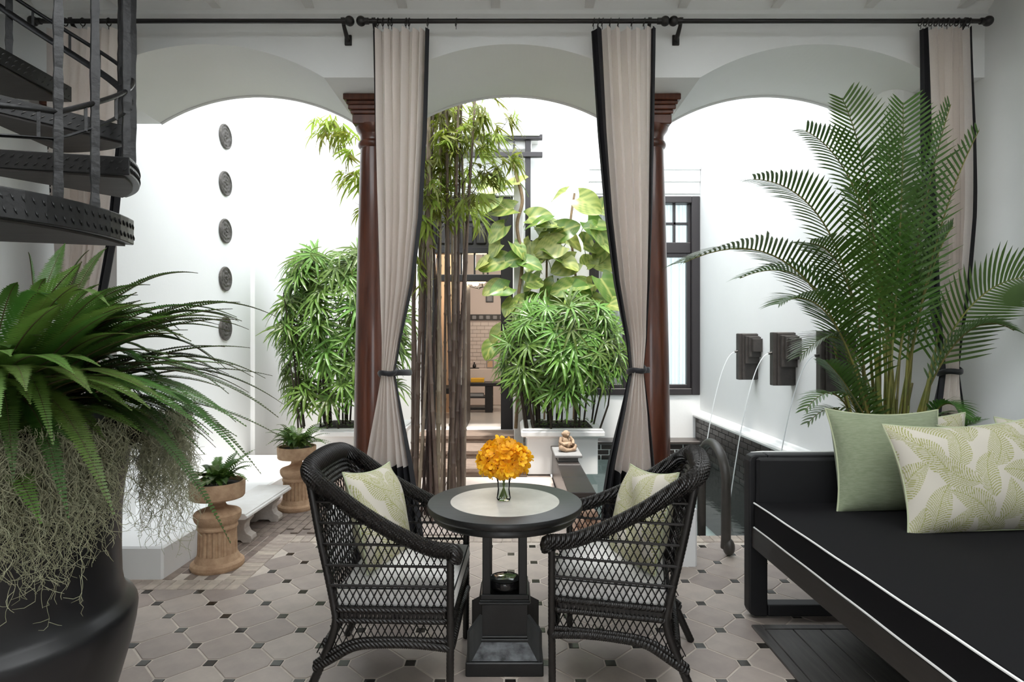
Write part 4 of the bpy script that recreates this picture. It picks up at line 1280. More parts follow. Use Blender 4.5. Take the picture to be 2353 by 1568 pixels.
for sx in (-1, 1):
    for sy in (-1, 1):
        a = Vector((TX + sx * .106, TY + sy * .106, 0)); c = Vector((TX + sx * .160, TY + sy * .160, 0))
        n = Vector((-(c - a).y, (c - a).x, 0)).normalized() * .008
        pts = []
        for s in (-1, 1):
            for p, z in ((a, .06), (c, .06), (c, .195), (a, .245)):
                pts.append((p.x + s * n.x, p.y + s * n.y, z))
        obj('corner_fin', MB().add(pts, [(0, 1, 2, 3), (7, 6, 5, 4), (0, 4, 5, 1), (1, 5, 6, 2), (2, 6, 7, 3), (3, 7, 4, 0)]), 'table_top', tb)
rbx = thing('round_box', 'low round black box with a shiny lid between the table posts', 'box', (TX, TY - .03, .335))
obj('body', MB().lathe([(.05, 0), (.064, .004), (.072, .014), (.074, .03), (.071, .042)], 40, (TX, TY - .03, .335)), 'bowl_black', rbx, True)
obj('lid', MB().lathe([(.068, .040), (.066, .046), (.045, .051), (.01, .053)], 40, (TX, TY - .03, .335)), 'lid_glass', rbx, True)
obj('rim', MB().tube([(TX + .071 * math.cos(a_), TY - .03 + .071 * math.sin(a_), .335 + .044) for a_ in [2 * PI * q / 40 for q in range(40)]], .0035, 6, closed=True), 'bowl_black', rbx, True)

# vase and bouquet
VX, VY, VZ = -.039, 2.76, .7315
tag(obj('glass_vase', MB().lathe([(.020, 0), (.030, .003), (.034, .012), (.031, .03), (.028, .055), (.030, .085), (.036, .108), (.034, .108), (.028, .085), (.026, .055), (.029, .03), (.031, .014), (.005, .010)], 32, (VX, VY, VZ)), 'glass', None, True, loc=(VX, VY, VZ)), 'small clear glass vase on the stone inlay', 'vase')
bq = thing('flower_bouquet', 'dense bunch of golden yellow orchids in the glass vase', 'flowers', (VX, VY, VZ))
for k in range(9):
    a = 2.4 * k; r0 = .012 + .010 * ((k * 7) % 5) / 5
    obj('stalk', MB().tube([(VX + r0 * 1.2 * math.cos(a), VY + r0 * 1.2 * math.sin(a), VZ + .012), (VX - .3 * r0 * math.cos(a), VY - .3 * r0 * math.sin(a), VZ + .075), (VX + 2.2 * r0 * math.cos(a + .4), VY + 2.2 * r0 * math.sin(a + .4), VZ + .16)], .0028, 5), 'stalk', bq, True)
pm = MB(); hm = MB()
for k in range(5):
    a = 2 * PI * k / 5 + .3
    ca, sa = math.cos(a), math.sin(a)
    L = .024 if k % 2 else .021
    prof = [(0.001, .002, .0), (.35, .0070, .007), (.7, .0082, .0125), (.92, .0050, .0145), (1.0, .0008, .0135)]
    vs = []
    for s, w, z in prof:
        for q in (-1, 0, 1):
            x = s * L; y = q * w
            vs.append((x * ca - y * sa, x * sa + y * ca, z + (.0022 if q else 0)))
    pm.add(vs, [(i * 3 + j, (i + 1) * 3 + j, (i + 1) * 3 + j + 1, i * 3 + j + 1) for i in range(4) for j in range(2)])
hm.ball((0, 0, .002), (.0028, .0028, .005), 7, 5)
pet_me = mesh_from('blossom', pm, 'petal', True); hrt_me = mesh_from('heart', hm, 'petal_heart', True)
rb_ = random.Random(5)
BC = Vector((VX, VY, VZ + .185))
for k in range(190):
    i = k + .5
    ph = math.acos(1 - 2 * i / 190); th = PI * (1 + 5 ** .5) * i
    n = Vector((math.sin(ph) * math.cos(th), math.sin(ph) * math.sin(th), math.cos(ph)))
    rr = rb_.uniform(.72, 1.03) if k > 4 else 1.08
    p = BC + Vector((n.x * .112 * rr, n.y * .105 * rr, n.z * (.080 if n.z > 0 else .062) * rr))
    n2 = (n + Vector((rb_.uniform(-.5, .5), rb_.uniform(-.5, .5), rb_.uniform(-.3, .5)))).normalized()
    q = n2.to_track_quat('Z', 'Y').to_matrix().to_4x4()
    s = rb_.uniform(1.0, 1.45)
    mloc = Matrix.Translation(p - Vector((VX, VY, VZ))) @ q @ Matrix.Rotation(rb_.uniform(0, 6.28), 4, 'Z') @ Matrix.Scale(s, 4)
    o = inst('blossom', pet_me, bq, mloc)
    inst('heart', hrt_me, o)

# ------------------------------------------------------------------ daybed
SX0, SX1, SY1, SY0 = 1.262, 2.95, 3.20, .75
db = thing('daybed', 'black upholstered daybed with framed ends along the right wall', 'daybed', ((SX0 + SX1) / 2, (SY0 + SY1) / 2, 0))
for ya, yb in ((SY1 - .075, SY1), (SY0, SY0 + .075)):
    b = MB()
    outer = []
    R = .035
    W0, W1 = SX0, SX1
    for cx, cz, a0 in ((W1 - R, .875 - R, 0), (W0 + R, .875 - R, PI / 2), (W0 + R, .012 + R, PI), (W1 - R, .012 + R, 1.5 * PI)):
        for q in range(6):
            a = a0 + PI / 2 * q / 5
            outer.append((cx + R * math.cos(a), cz + R * math.sin(a)))
    inner = [(W1 - .10, .385), (W0 + .10, .385), (W0 + .10, .078), (W1 - .10, .078)]
    # frame ring built from four bars so the lower part stays open
    b.prism([(W0, .012 + R), (W0 + .01, .022), (W0 + R, .012), (W0 + .10, .012), (W0 + .10, .875), (W0 + R, .875), (W0 + .01, .865), (W0, .875 - R)], ya, yb, 'y')
    b.prism([(W1, .012 + R), (W1 - R, .012), (W1 - .10, .012), (W1 - .10, .875), (W1 - R, .875), (W1, .875 - R)][::-1], ya, yb, 'y')
    b.box(W0 + .10, W1 - .10, ya, yb, .38, .875).box(W0 + .10, W1 - .10, ya, yb, .012, .075)
    obj('end_frame', b, 'sofa_black', db, bevel=.008)
    obj('end_pad', MB().cham(W0 + .03, W1 - .03, ya - .03 if ya > 2 else yb, ya if ya > 2 else yb + .03, .5, .862, .012), 'sofa_black', db, bevel=.006)
    P = [(W0 + .012, (ya + yb) / 2 + .036, .80), (W0 + .012, (ya + yb) / 2 + .036, .845), (W0 + .04, (ya + yb) / 2 + .036, .872), (W0 + .10, (ya + yb) / 2 + .036, .877), (W1 - .05, (ya + yb) / 2 + .036, .877)]
    obj('piping', MB().tube(P, .0045, 6), 'piping_white', db, True)
obj('front_rail', MB().cham(SX0 + .012, SX0 + .05, SY0 + .07, SY1 - .07, .385, .492, .004), 'sofa_wood', db)
obj('back_rail', MB().cham(SX1 - .05, SX1, SY0 + .07, SY1 - .07, .385, .60, .004), 'sofa_wood', db)
obj('slat_base', MB().box(SX0 + .05, SX1 - .05, SY0 + .07, SY1 - .07, .47, .492), 'sofa_wood', db)
mt = thing('mattress', 'thick black mattress with white piping on the daybed', 'mattress', ((SX0 + SX1) / 2, (SY0 + SY1) / 2, .493))
ma, mb_, mc, md = SX0 + .012, SX1 - .005, SY0 + .11, SY1 - .11
obj('pad', MB().cham(ma, mb_, mc, md, .493, .630, .006), 'mattress', mt, bevel=.010)
for z in (.500, .628):
    P = [(ma, mc, z), (mb_, mc, z), (mb_, md, z)] if False else [(ma - .001, mc + (md - mc) * q / 40, z + .0007 * math.sin(q * .9)) for q in range(41)]
    obj('piping', MB().tube(P, .0045, 6), 'piping_white', mt, True)

# ------------------------------------------------------------------ plants
def bez(a, b, c, t):
    return a * ((1 - t) ** 2) + b * (2 * t * (1 - t)) + c * (t * t)
def frond(P0, PC, P1, n, ll, lw, up=Vector((0, 0, 1)), fwd=.35, lift=.15, droop=.0, seg=2, start=.08, rnd=None, tipw=1.0, prof=None, curl=0.0):
    """compound leaf: returns (leaflets, rib)"""
    rnd = rnd or random
    leaf = MB(); pts = []
    N = 26
    for k in range(N + 1):
        pts.append(bez(P0, PC, P1, k / N))
    rib = pts
    for k in range(n):
        t = start + (1 - start) * (k + .5) / n
        p = bez(P0, PC, P1, t)
        tg = (bez(P0, PC, P1, min(t + .02, 1)) - bez(P0, PC, P1, t - .02)).normalized()
        sd = tg.cross(up)
        if sd.length < 1e-3: sd = tg.orthogonal()
        sd.normalize()
        nm = sd.cross(tg).normalized()
        L = ll * (prof(t) if prof else (math.sin(PI * min(1, (t * .86 + .14))) ** .6))
        for s in (-1, 1):
            Lk = L * rnd.uniform(.88, 1.08)
            d = (sd * s + tg * fwd + nm * lift).normalized()
            w = lw * .5
            q0 = p; wv = (tg - d * tg.dot(d)).normalized()
            prev = None
            vs = []
            for g in range(seg + 1):
                u = g / seg
                ww = w * (.55 + .75 * math.sin(PI * (.15 + .75 * u))) if g < seg else w * .08
                c = p + d * (Lk * u) - Vector((0, 0, 1)) * (droop * Lk * u * u) + tg * (curl * Lk * u * u)
                vs += [c - wv * ww + nm * (w * .25), c + wv * ww + nm * (w * .25)]
            leaf.add(vs, [(2 * g, 2 * g + 1, 2 * g + 3, 2 * g + 2) for g in range(seg)])
    return leaf, rib
def add_frond(parent, mt, ribm, rr, *a, name='frond', **k):
    leaf, rib = frond(*a, **k)
    o = obj(name, leaf, mt, parent)
    obj('midrib', MB().tube(rib, [rr * (1 - .75 * i / (len(rib) - 1)) for i in range(len(rib))], 5), ribm, o, True)
    return o

# big fern in the black pot
fern = thing('boston_fern', 'large arching sword fern filling the huge black pot', 'fern', (PTX, PTY, 1.19))
rf = random.Random(3)
FB = Vector((PTX, PTY, 1.19))
fprof = lambda t: (min(1, .45 + 2.2 * t) if t < .25 else 1.0) * (1 if t < .6 else max(.08, 1 - ((t - .6) / .4) ** 1.6))
def big_frond(e, hgt, r0=.10, light=False, ll=.041, n=44):
    d = Vector((e.x - FB.x, e.y - FB.y, 0))
    b0 = FB + (d.normalized() * r0 if d.length > 1e-3 else Vector((0, 0, 0))) + Vector((rf.uniform(-.05, .05), rf.uniform(-.05, .05), 0))
    pc = b0.lerp(e, .5) + Vector((0, 0, hgt))
    Ln = (pc - b0).length + (e - pc).length
    n = int(max(24, Ln / .0112))
    add_frond(fern, 'fern_light' if light else 'fern', 'fern_rib', .0035, b0, pc, e, n, ll * rf.uniform(.9, 1.1), .0058, lift=.12, fwd=.25, seg=3, rnd=rf, prof=fprof, start=.06)
targets = [(455, 628, 2.05, .30), (345, 655, 1.75, .25), (552, 695, 2.0, .22), (548, 735, 1.85, .20), (575, 800, 2.1, .18), (640, 960, 1.95, .36), (652, 930, 2.25, .34), (600, 1090, 1.9, .45), (560, 1060, 1.75, .42), (530, 1250, 1.85, .50),
           (205, 575, 2.1, .22), (65, 580, 2.0, .25), (245, 570, 2.35, .2), (150, 560, 2.4, .15), (40, 650, 1.8, .2), (420, 770, 1.7, .2), (500, 720, 2.2, .25), (610, 870, 2.2, .3), (480, 1000, 1.62, .32), (430, 930, 1.55, .25)]
for (x, y, d, hh) in targets:
    big_frond(px(x, y, d), hh)
for (x, y, d, hh) in ((262, 1185, 1.42, .42), (303, 945, 1.45, .26), (345, 940, 1.42, .24), (375, 920, 1.45, .26), (25, 820, 1.40, .2), (60, 900, 1.38, .25), (170, 860, 1.4, .25), (140, 700, 1.45, .15), (330, 700, 1.5, .2), (70, 930, 1.45, .22), (0, 960, 1.35, .3), (210, 905, 1.37, .25)):
    big_frond(px(x, y, d), hh, light=True, ll=.043)
for k in range(120):
    a = rf.uniform(-1.9, 1.9) if k % 4 else rf.uniform(0, 2 * PI); L = rf.uniform(.40, .92)
    e = FB + Vector((L * math.cos(a), L * math.sin(a) * .8, rf.uniform(-.22, .42)))
    if e.y < 1.22 or e.x < -2.3: continue
    big_frond(e, rf.uniform(.14, .40), light=(e.y < 1.75 and rf.random() < .45))

for k in range(46):
    big_frond(px(rf.uniform(300, 600), rf.uniform(690, 1010), rf.uniform(1.6, 2.3)), rf.uniform(.16, .36), light=rf.random() < .25, ll=.046)
for k in range(22):
    big_frond(px(rf.uniform(0, 320), rf.uniform(600, 900), rf.uniform(1.45, 2.1)), rf.uniform(.10, .25), light=rf.random() < .4, ll=.043)

# hanging moss on the rim of the pot
def moss(label, a0, a1, n, zl, seed, rad=.472, out=.05):
    r = random.Random(seed)
    b = MB()
    am = (a0 + a1) / 2
    for k in range(n):
        a = r.uniform(a0, a1)
        u = 1 - abs(a - am) / ((a1 - a0) / 2)
        L = zl * (.35 + .65 * u ** .7) * r.uniform(.25, 1.0)
        rr = rad + r.uniform(-.03, out)
        p = Vector((PTX + rr * math.cos(a), PTY + rr * math.sin(a), 1.22 + r.uniform(-.03, .03)))
        P = [p.copy()]
        v = Vector((0, 0, -1)); m = int(L / .013)
        ph = r.uniform(0, 6.28); fq = r.uniform(.5, 1.1); am_ = r.uniform(.3, 1.1)
        tx = r.uniform(-.12, .12); ty = r.uniform(-.12, .12)
        for q in range(m):
            v = Vector((tx + am_ * math.sin(ph + fq * q), ty + am_ * math.cos(ph * 1.7 + fq * .83 * q), -1 + r.uniform(-.2, .5)))
            p = p + v.normalized() * .013
            rad_p = math.hypot(p.x - PTX, p.y - PTY)
            if rad_p < .44:
                s = .44 / rad_p; p.x = PTX + (p.x - PTX) * s; p.y = PTY + (p.y - PTY) * s
            P.append(p.copy())
            if r.random() < .16:
                e = p + Vector((r.uniform(-1, 1), r.uniform(-1, 1), r.uniform(-1, .3))).normalized() * r.uniform(.02, .055)
                b.tube([p, p.lerp(e, .5) + Vector((r.uniform(-.008, .008), r.uniform(-.008, .008), -.004)), e], [.0009, .0008, .0005], 3, cap=False)
        b.tube(P, [.00105 * (1 - .4 * i / len(P)) for i in range(len(P))], 3, cap=False)
    tag(obj('hanging_moss', b, 'moss', None, loc=(PTX + rad * math.cos(am), PTY + rad * math.sin(am), 1.22)), label, 'moss', kind='stuff')
ang = lambda x, y: math.atan2(y - PTY, x - PTX)
moss('pale hanging moss draped over the front of the black pot', -1.30, -.05, 820, .62, 1)
moss('thin hanging moss strands on the pot between the two thick clumps', -.62, -.10, 170, .66, 5)
moss('long hanging moss trailing from the right side of the black pot', .10, .62, 560, .66, 2, out=.13)

# small ferns in the urns
def small_fern(c, R, n, seed, label):
    t = thing('small_fern', label, 'fern', c, group='small ferns in the terracotta urns')
    r = random.Random(seed); c = Vector(c)
    for k in range(n):
        a = 2 * PI * k / n * 3.1 + r.uniform(-.3, .3)
        L = R * r.uniform(.5, 1.15); el = r.uniform(-.05, .95)
        e = c + Vector((L * math.cos(a), L * math.sin(a), L * el * .9 + .01))
        pc = c.lerp(e, .45) + Vector((0, 0, R * r.uniform(.25, .6)))
        b0 = c + Vector((.05 * math.cos(a), .05 * math.sin(a), 0))
        add_frond(t, 'fern_light' if r.random() < .6 else 'fern', 'vine_green', .002, b0, pc, e, 15, .034, .010, lift=.2, fwd=.5, seg=2, rnd=r, prof=fprof)
small_fern(URN1, .21, 44, 4, 'small bright fern in the urn nearest the black pot')
small_fern(URN2, .26, 60, 8, 'small bright fern in the urn at the far end of the bench')

# areca palm behind the daybed
PB = Vector((2.27, 3.56, .0))
pp = thing('palm_pot', 'dark round pot of the areca palm behind the daybed', 'planter', PB)
obj('body', MB().lathe([(.17, 0), (.19, .02), (.235, .35), (.245, .46), (.255, .47), (.255, .50), (.235, .50), (.225, .45)], 40, PB, capt=False), 'pot_black', pp, True)
obj('soil', MB().lathe([(.23, .46), (.01, .475)], 30, PB, capb=False), 'soil', pp, True)
palm = thing('areca_palm', 'tall feathery areca palm behind the daybed', 'palm', PB + Vector((0, 0, .47)))
rp = random.Random(12)
aprof = lambda t: .55 + .45 * math.sin(PI * min(1, t * 1.15)) if t < .72 else max(.25, 1 - (t - .72) * 2.4)
def palm_frond(e, mid, ll=.30, n=30, lit=False, up=Vector((0, 0, 1)), st=.36, lw=.0112, dr=.30, lf=.40):
    b0 = PB + Vector((rp.uniform(-.10, .10), rp.uniform(-.08, .08), .47))
    add_frond(palm, 'palm', 'palm_stem', .0085, b0, mid, e, int(n * 1.15), ll, lw, up=up, fwd=.62, lift=lf, droop=dr, seg=4, start=st, rnd=rp, prof=aprof, curl=.15)
C0 = PB + Vector((0, 0, .47))
def pf(x, y, d, cx, cy, cd, **k):
    palm_frond(px(x, y, d), px(cx, cy, cd), **k)
BK = Vector((0, -1, .25))
pf(1570, 605, 3.15, 1930, 430, 3.35, ll=.34, n=36)
pf(1730, 412, 3.3, 2010, 420, 3.4, ll=.30, n=32)
pf(1850, 300, 3.4, 2060, 400, 3.45, ll=.30, n=30)
pf(1935, 225, 3.35, 2050, 470, 3.4, ll=.33, n=32, up=BK, dr=.1)
pf(2075, 235, 3.3, 2080, 520, 3.4, ll=.33, n=32, up=BK, dr=.1)
pf(2185, 240, 3.3, 2100, 500, 3.4, ll=.30, n=30)
pf(2250, 300, 3.2, 2110, 560, 3.4, ll=.27, n=28)
pf(2400, 640, 3.2, 2160, 600, 3.4, ll=.27, n=27, up=Vector((0, -1, .15)), dr=.12, lf=.15)
pf(2330, 760, 3.2, 2170, 660, 3.4, ll=.24, n=26)
pf(1700, 640, 3.6, 1960, 520, 3.6, ll=.30, n=30)
pf(1790, 700, 3.25, 1950, 600, 3.35, ll=.28, n=30)
pf(1840, 820, 3.4, 1990, 640, 3.45, ll=.24, n=24)
pf(1860, 560, 3.2, 2000, 560, 3.3, ll=.30, n=28)
pf(1950, 430, 3.5, 2040, 560, 3.5, ll=.30, n=28)
pf(2130, 420, 3.5, 2090, 600, 3.5, ll=.30, n=28)
pf(2040, 330, 3.6, 2060, 560, 3.6, ll=.32, n=30, up=BK)
pf(2190, 520, 3.35, 2110, 620, 3.45, ll=.26, n=26)
pf(1850, 945, 3.35, 1950, 800, 3.45, ll=.14, n=12, st=.55)
pf(1855, 975, 3.45, 1960, 850, 3.5, ll=.14, n=10, st=.55)
pf(2215, 960, 3.3, 2150, 840, 3.45, ll=.16, n=14, st=.5)
pf(2090, 500, 3.65, 2080, 640, 3.6, ll=.30, n=26)
for k in range(26):
    a = 2 * PI * k / 26 * 5.3; r0 = rp.uniform(.02, .14)
    b0 = PB + Vector((r0 * math.cos(a), r0 * math.sin(a), .47)); e = b0 + Vector((r0 * math.cos(a) * 1.6 + rp.uniform(-.12, .12), r0 * math.sin(a) * .8 + rp.uniform(-.08, .06), rp.uniform(.55, 1.15)))
    obj('stem', MB().tube([b0, b0.lerp(e, .5) + Vector((rp.uniform(-.02, .02), 0, 0)), e], [.013, .011, .006], 7), 'palm_stem', palm, True)
for k in range(7):
    a = rp.uniform(0, 2 * PI); L = rp.uniform(.3, .6)
    e = C0 + Vector((L * math.cos(a), L * math.sin(a) * .5 - .05, rp.uniform(.35, .95)))
    palm_frond(e, C0.lerp(e, .5) + Vector((0, 0, rp.uniform(.15, .35))), ll=rp.uniform(.18, .26), n=20, st=.3)

# fan palms in the white planters
def fan_mesh(seed, n):
    r = random.Random(seed); b = MB()
    for k in range(n):
        a = (k - (n - 1) / 2) / max(n - 1, 1) * 4.3 + r.uniform(-.08, .08)
        L = (.235 - .05 * abs(a) / 2.15) * r.uniform(.88, 1.08); w = r.uniform(.0085, .0120); dr = r.uniform(.05, .38)
        vs = []
        for g in range(5):
            u = g / 4; ww = w * (.35, .95, 1.0, .8, .25)[g]
            c = Vector((math.cos(a) * L * u, math.sin(a) * L * u, .02 * math.sin(PI * u) - dr * L * u * u * .6))
            sdv = Vector((-math.sin(a), math.cos(a), 0))
            vs += [c - sdv * ww + Vector((0, 0, ww * .35)), c, c + sdv * ww + Vector((0, 0, ww * .35))]
        b.add(vs, [(3 * g + j, 3 * g + j + 1, 3 * g + 4 + j, 3 * g + 3 + j) for g in range(4) for j in (0, 1)])
    return mesh_from('fan_leaf', b, 'rhapis')
FANS = [fan_mesh(s, n) for s, n in ((1, 9), (2, 11), (3, 10), (4, 12), (5, 8), (6, 11))]
def rhapis(cx, cy, w, dp, z0, ztop, n, seed, label, cone=.6, low=.12):
    t = thing('fan_palm', label, 'palm', (cx, cy, z0), group='leafy fan palms in the white planters')
    r = random.Random(seed)
    base = Vector((cx, cy, z0))
    for k in range(26):
        x = r.uniform(-.32, .32) * w; y = r.uniform(-.3, .3) * dp; hh = (ztop - z0) * r.uniform(.35, .8)
        obj('cane', MB().tube([(cx + x, cy + y, z0), (cx + x * 1.15 + r.uniform(-.03, .03), cy + y, z0 + hh * .5), (cx + x * 1.3 + r.uniform(-.06, .06), cy + y * 1.2, z0 + hh)], [.011, .010, .006], 6), 'rhapis_stem', t, True)
    for k in range(n):
        u = r.random() ** .75
        z = z0 + (ztop - z0) * (low + (.96 - low) * u)
        wid = math.sin(PI * (.22 + .62 * u)) ** cone
        a = r.uniform(PI * .95, PI * 2.05) if r.random() < .8 else r.uniform(0, PI)
        rad = r.uniform(.55, 1.0)
        p = Vector((cx + math.cos(a) * w * .5 * wid * rad, cy + math.sin(a) * dp * .5 * wid * rad, z))
        out = Vector((math.cos(a), math.sin(a) * .9, r.uniform(-.35, .45) + (.5 * (u - .5)))).normalized()
        # leaf plane: x axis points outwards, z axis up-ish
        zax = (Vector((out.x * .55, out.y * .4 - .45, .55)) + Vector((r.uniform(-.35, .35), r.uniform(-.35, .25), r.uniform(-.3, .3)))).normalized()
        out = Vector((out.x, out.y * .6, out.z - .45))
        out = (out - zax * out.dot(zax)).normalized()
        yax = zax.cross(out).normalized()
        m4 = Matrix(((out.x, yax.x, zax.x, 0), (out.y, yax.y, zax.y, 0), (out.z, yax.z, zax.z, 0), (0, 0, 0, 1)))
        s = r.uniform(1.0, 1.5)
        o = inst('fan_leaf', FANS[r.randrange(6)], t, Matrix.Translation(p - base) @ m4 @ Matrix.Scale(s, 4))
        inner = Vector((cx + (p.x - cx) * .35, cy + (p.y - cy) * .35, max(z0 + .1, z - .22 * s)))
        pm_ = MB().tube([inner - base, (inner.lerp(p, .6) + Vector((0, 0, .03))) - base, p - base], .0028, 4, cap=False)
        if k % 2 == 0:
            obj('petiole', pm_, 'vine_green', t, True, world=False)
rhapis(.56, 6.75, 1.32, .9, .51, 1.94, 190, 31, 'fan palm in the planter between steps and pool, below the variegated vine', low=.24)
rhapis(-1.95, 6.75, 1.35, .9, .51, 2.58, 270, 47, 'taller fan palm at the left, partly behind the mahogany column', .35)
for k in range(60):
    pass

# bamboo clump
bam = thing('bamboo_clump', 'tall clump of dark brown bamboo behind the left curtain', 'bamboo', (-.62, 4.95, 0))
r = random.Random(17)
BB = Vector((-.62, 4.95, 0))
tops = []
for k in range(32):
    u = k / 31
    xb = -.90 + .50 * u + r.uniform(-.03, .03); yb = 4.95 + r.uniform(-.17, .17)
    if k < 10:
        xb = -.88 + .16 * r.random(); lean = r.uniform(-.04, .10)
    else:
        lean = r.uniform(-.10, .16) - (xb + .55) * .25
    H = r.uniform(3.3, 4.2) if r.random() < .8 else r.uniform(2.0, 3.0)
    R = r.choice((.012, .013, .015, .017, .021))
    e = Vector((xb + lean + r.uniform(-.05, .08), yb + r.uniform(-.12, .12), H))
    b0 = Vector((xb, yb, -.01))
    P, RR = [], []
    nn = int(H / r.uniform(.19, .25)); bow = Vector((r.uniform(-.05, .05), r.uniform(-.05, .05), 0))
    for q in range(nn):
        for s, g in ((0.0, 1.22), (.03, 1.28), (.06, 1.0), (.5, .97), (.94, 1.0)):
            t_ = (q + s) / nn
            P.append(b0.lerp(e, t_) + bow * math.sin(PI * t_)); RR.append(R * (1 - .45 * t_) * g)
    P.append(e); RR.append(R * .5)
    obj('culm', MB().tube(P, RR, 8), 'culm_tan' if r.random() < .38 else 'culm', bam, True)
    tops.append((b0, e, bow))
def spray_mesh(seed):
    r2 = random.Random(seed); b = MB()
    n = r2.randint(6, 10)
    for k in range(n):
        a = (k - (n - 1) / 2) / n * 3.0 + r2.uniform(-.15, .15); L = r2.uniform(.10, .19); w = L * .062
        o = Vector((-.05 + .05 * k / n, 0, 0)); dr = r2.uniform(.3, 1.0)
        vs = []
        for g in range(5):
            u = g / 4; ww = w * (.3, .9, 1.0, .7, .03)[g]
            c = o + Vector((math.cos(a) * L * u, math.sin(a) * L * u * .8, -dr * L * u * u * .8 - .01 * k % .03))
            sdv = Vector((-math.sin(a), math.cos(a), .25)).normalized()
            vs += [c - sdv * ww, c + sdv * ww]
        b.add(vs, [(2 * g, 2 * g + 1, 2 * g + 3, 2 * g + 2) for g in range(4)])
    b.tube([(-.16, 0, .02), (-.06, 0, .005), (0, 0, 0)], .0013, 3, cap=False)
    return mesh_from('leaf_spray', b, 'bamboo_leaf')
SPR = [spray_mesh(s) for s in range(8)]
def spray(p, yaw, pitch, s):
    m4 = Matrix.Translation(p - BB) @ Matrix.Rotation(yaw, 4, 'Z') @ Matrix.Rotation(pitch, 4, 'Y') @ Matrix.Rotation(r.uniform(-.6, .6), 4, 'X') @ Matrix.Scale(s, 4)
    inst('leaf_spray', SPR[r.randrange(8)], bam, m4)
for k in range(300):
    b0, e, bow = tops[r.randrange(len(tops))]
    t_ = r.uniform(.66, 1.0)
    p = b0.lerp(e, t_)
    a = r.uniform(0, 2 * PI); L = r.uniform(.05, .38)
    p = p + Vector((L * math.cos(a), L * math.sin(a) * .7, r.uniform(-.05, .15)))
    if p.y < 4.62: p.y = 4.62 + r.uniform(0, .1)
    if p.z < 2.5: continue
    spray(p, a, r.uniform(-.2, .6), r.uniform(.8, 1.3))
# longer side branches reaching left and right of the clump
def branch(pts, n, s=(.85, 1.3)):
    P = catmull(pts, 8)
    obj('twig', MB().tube(P, [.0045 * (1 - .7 * i / len(P)) for i in range(len(P))], 5), 'culm', bam, True)
    for k in range(n):
        q = P[int(len(P) * (.35 + .64 * k / n))]
        a = math.atan2(P[-1].y - P[0].y, P[-1].x - P[0].x) + r.uniform(-1.0, 1.0)
        spray(q + Vector((r.uniform(-.04, .04), r.uniform(-.04, .04), r.uniform(-.05, .03))), a, r.uniform(.1, .9), r.uniform(*s))
branch([px(950, 520, 4.95), px(850, 400, 4.95), px(780, 330, 4.9), px(710, 275, 4.9)], 11)
branch([px(930, 480, 4.95), px(830, 330, 4.95), px(770, 290, 5.0), px(745, 270, 5.0)], 12)
branch([px(940, 560, 4.95), px(860, 430, 4.95), px(815, 405, 4.9), px(780, 395, 4.9)], 9)
branch([px(930, 600, 4.95), px(860, 500, 4.9), px(815, 465, 4.85)], 4)
branch([px(1060, 430, 4.95), px(1110, 340, 4.85), px(1150, 300, 4.8), px(1190, 240, 4.75)], 9)
branch([px(1060, 480, 4.95), px(1120, 400, 4.85), px(1170, 370, 4.8), px(1200, 345, 4.8)], 10)
branch([px(1050, 500, 4.95), px(1090, 410, 4.85), px(1130, 400, 4.8), px(1150, 420, 4.8)], 9)
branch([px(1040, 420, 4.95), px(1075, 330, 4.85), px(1110, 280, 4.8), px(1130, 245, 4.8)], 9)
branch([px(1050, 540, 4.95), px(1060, 480, 4.8), px(1075, 460, 4.75)], 4)
branch([px(985, 640, 4.95), px(965, 520, 4.8), px(975, 500, 4.75)], 5)
branch([px(985, 700, 4.95), px(960, 600, 4.8), px(950, 560, 4.75)], 5)

# variegated vine on a pale post and the wall
def vine_leaf(seed, light):
    r2 = random.Random(seed); b = MB()
    nu, nv = 12, 14
    L = 1.0
    def pt(u, v):
        s = v; t_ = 2 * u - 1
        w = .46 * (math.sin(PI * min(1, s * .82 + .16)) ** .75) * (1 if s < .96 else .4)
        x = s * L - .16 * (1 - s) * (abs(t_) ** 1.5) * 1.4
        y = t_ * w
        z = .14 * abs(t_) ** 1.6 * w * 2 - .22 * s * s + .025 * math.sin(9 * s + seed) * t_
        return (x, y, z)
    b.grid(nu, nv, pt)
    cs = []
    dk = np.array((.085, .175, .024)); yl = np.array((.40, .42, .12)); md = np.array((.16, .25, .04))
    fq = r2.uniform(12, 18); ph = r2.uniform(0, 6)
    for j in range(nv + 1):
        for i in range(nu + 1):
            t_ = abs(2 * i / nu - 1); s = j / nv
            side = 1 if i > nu / 2 else -1
            k = math.sin(fq * 1.25 * (s - .55 * t_) + ph + side) + .35 * math.sin(31 * (s - .5 * t_) + 2 * side + ph * 2)
            f = min(1, max(0, .32 + .42 * (k * .7 + light)))
            c = dk * (1 - f) + yl * f
            if t_ < .07: c = yl * .8 + md * .2
            cs.append(tuple(c))
    b.c = cs
    return mesh_from('leaf', b, 'pothos', True)
VL = [vine_leaf(s, lt) for s, lt in ((1, .2), (2, .6), (3, -.2), (4, .9), (5, .1), (6, .5), (7, -.9))]
vine = thing('variegated_vine', 'large leaved yellow variegated vine climbing beside the door', 'vine', (.35, 7.45, .5))
VB = Vector((.35, 7.45, .5))
r = random.Random(23)
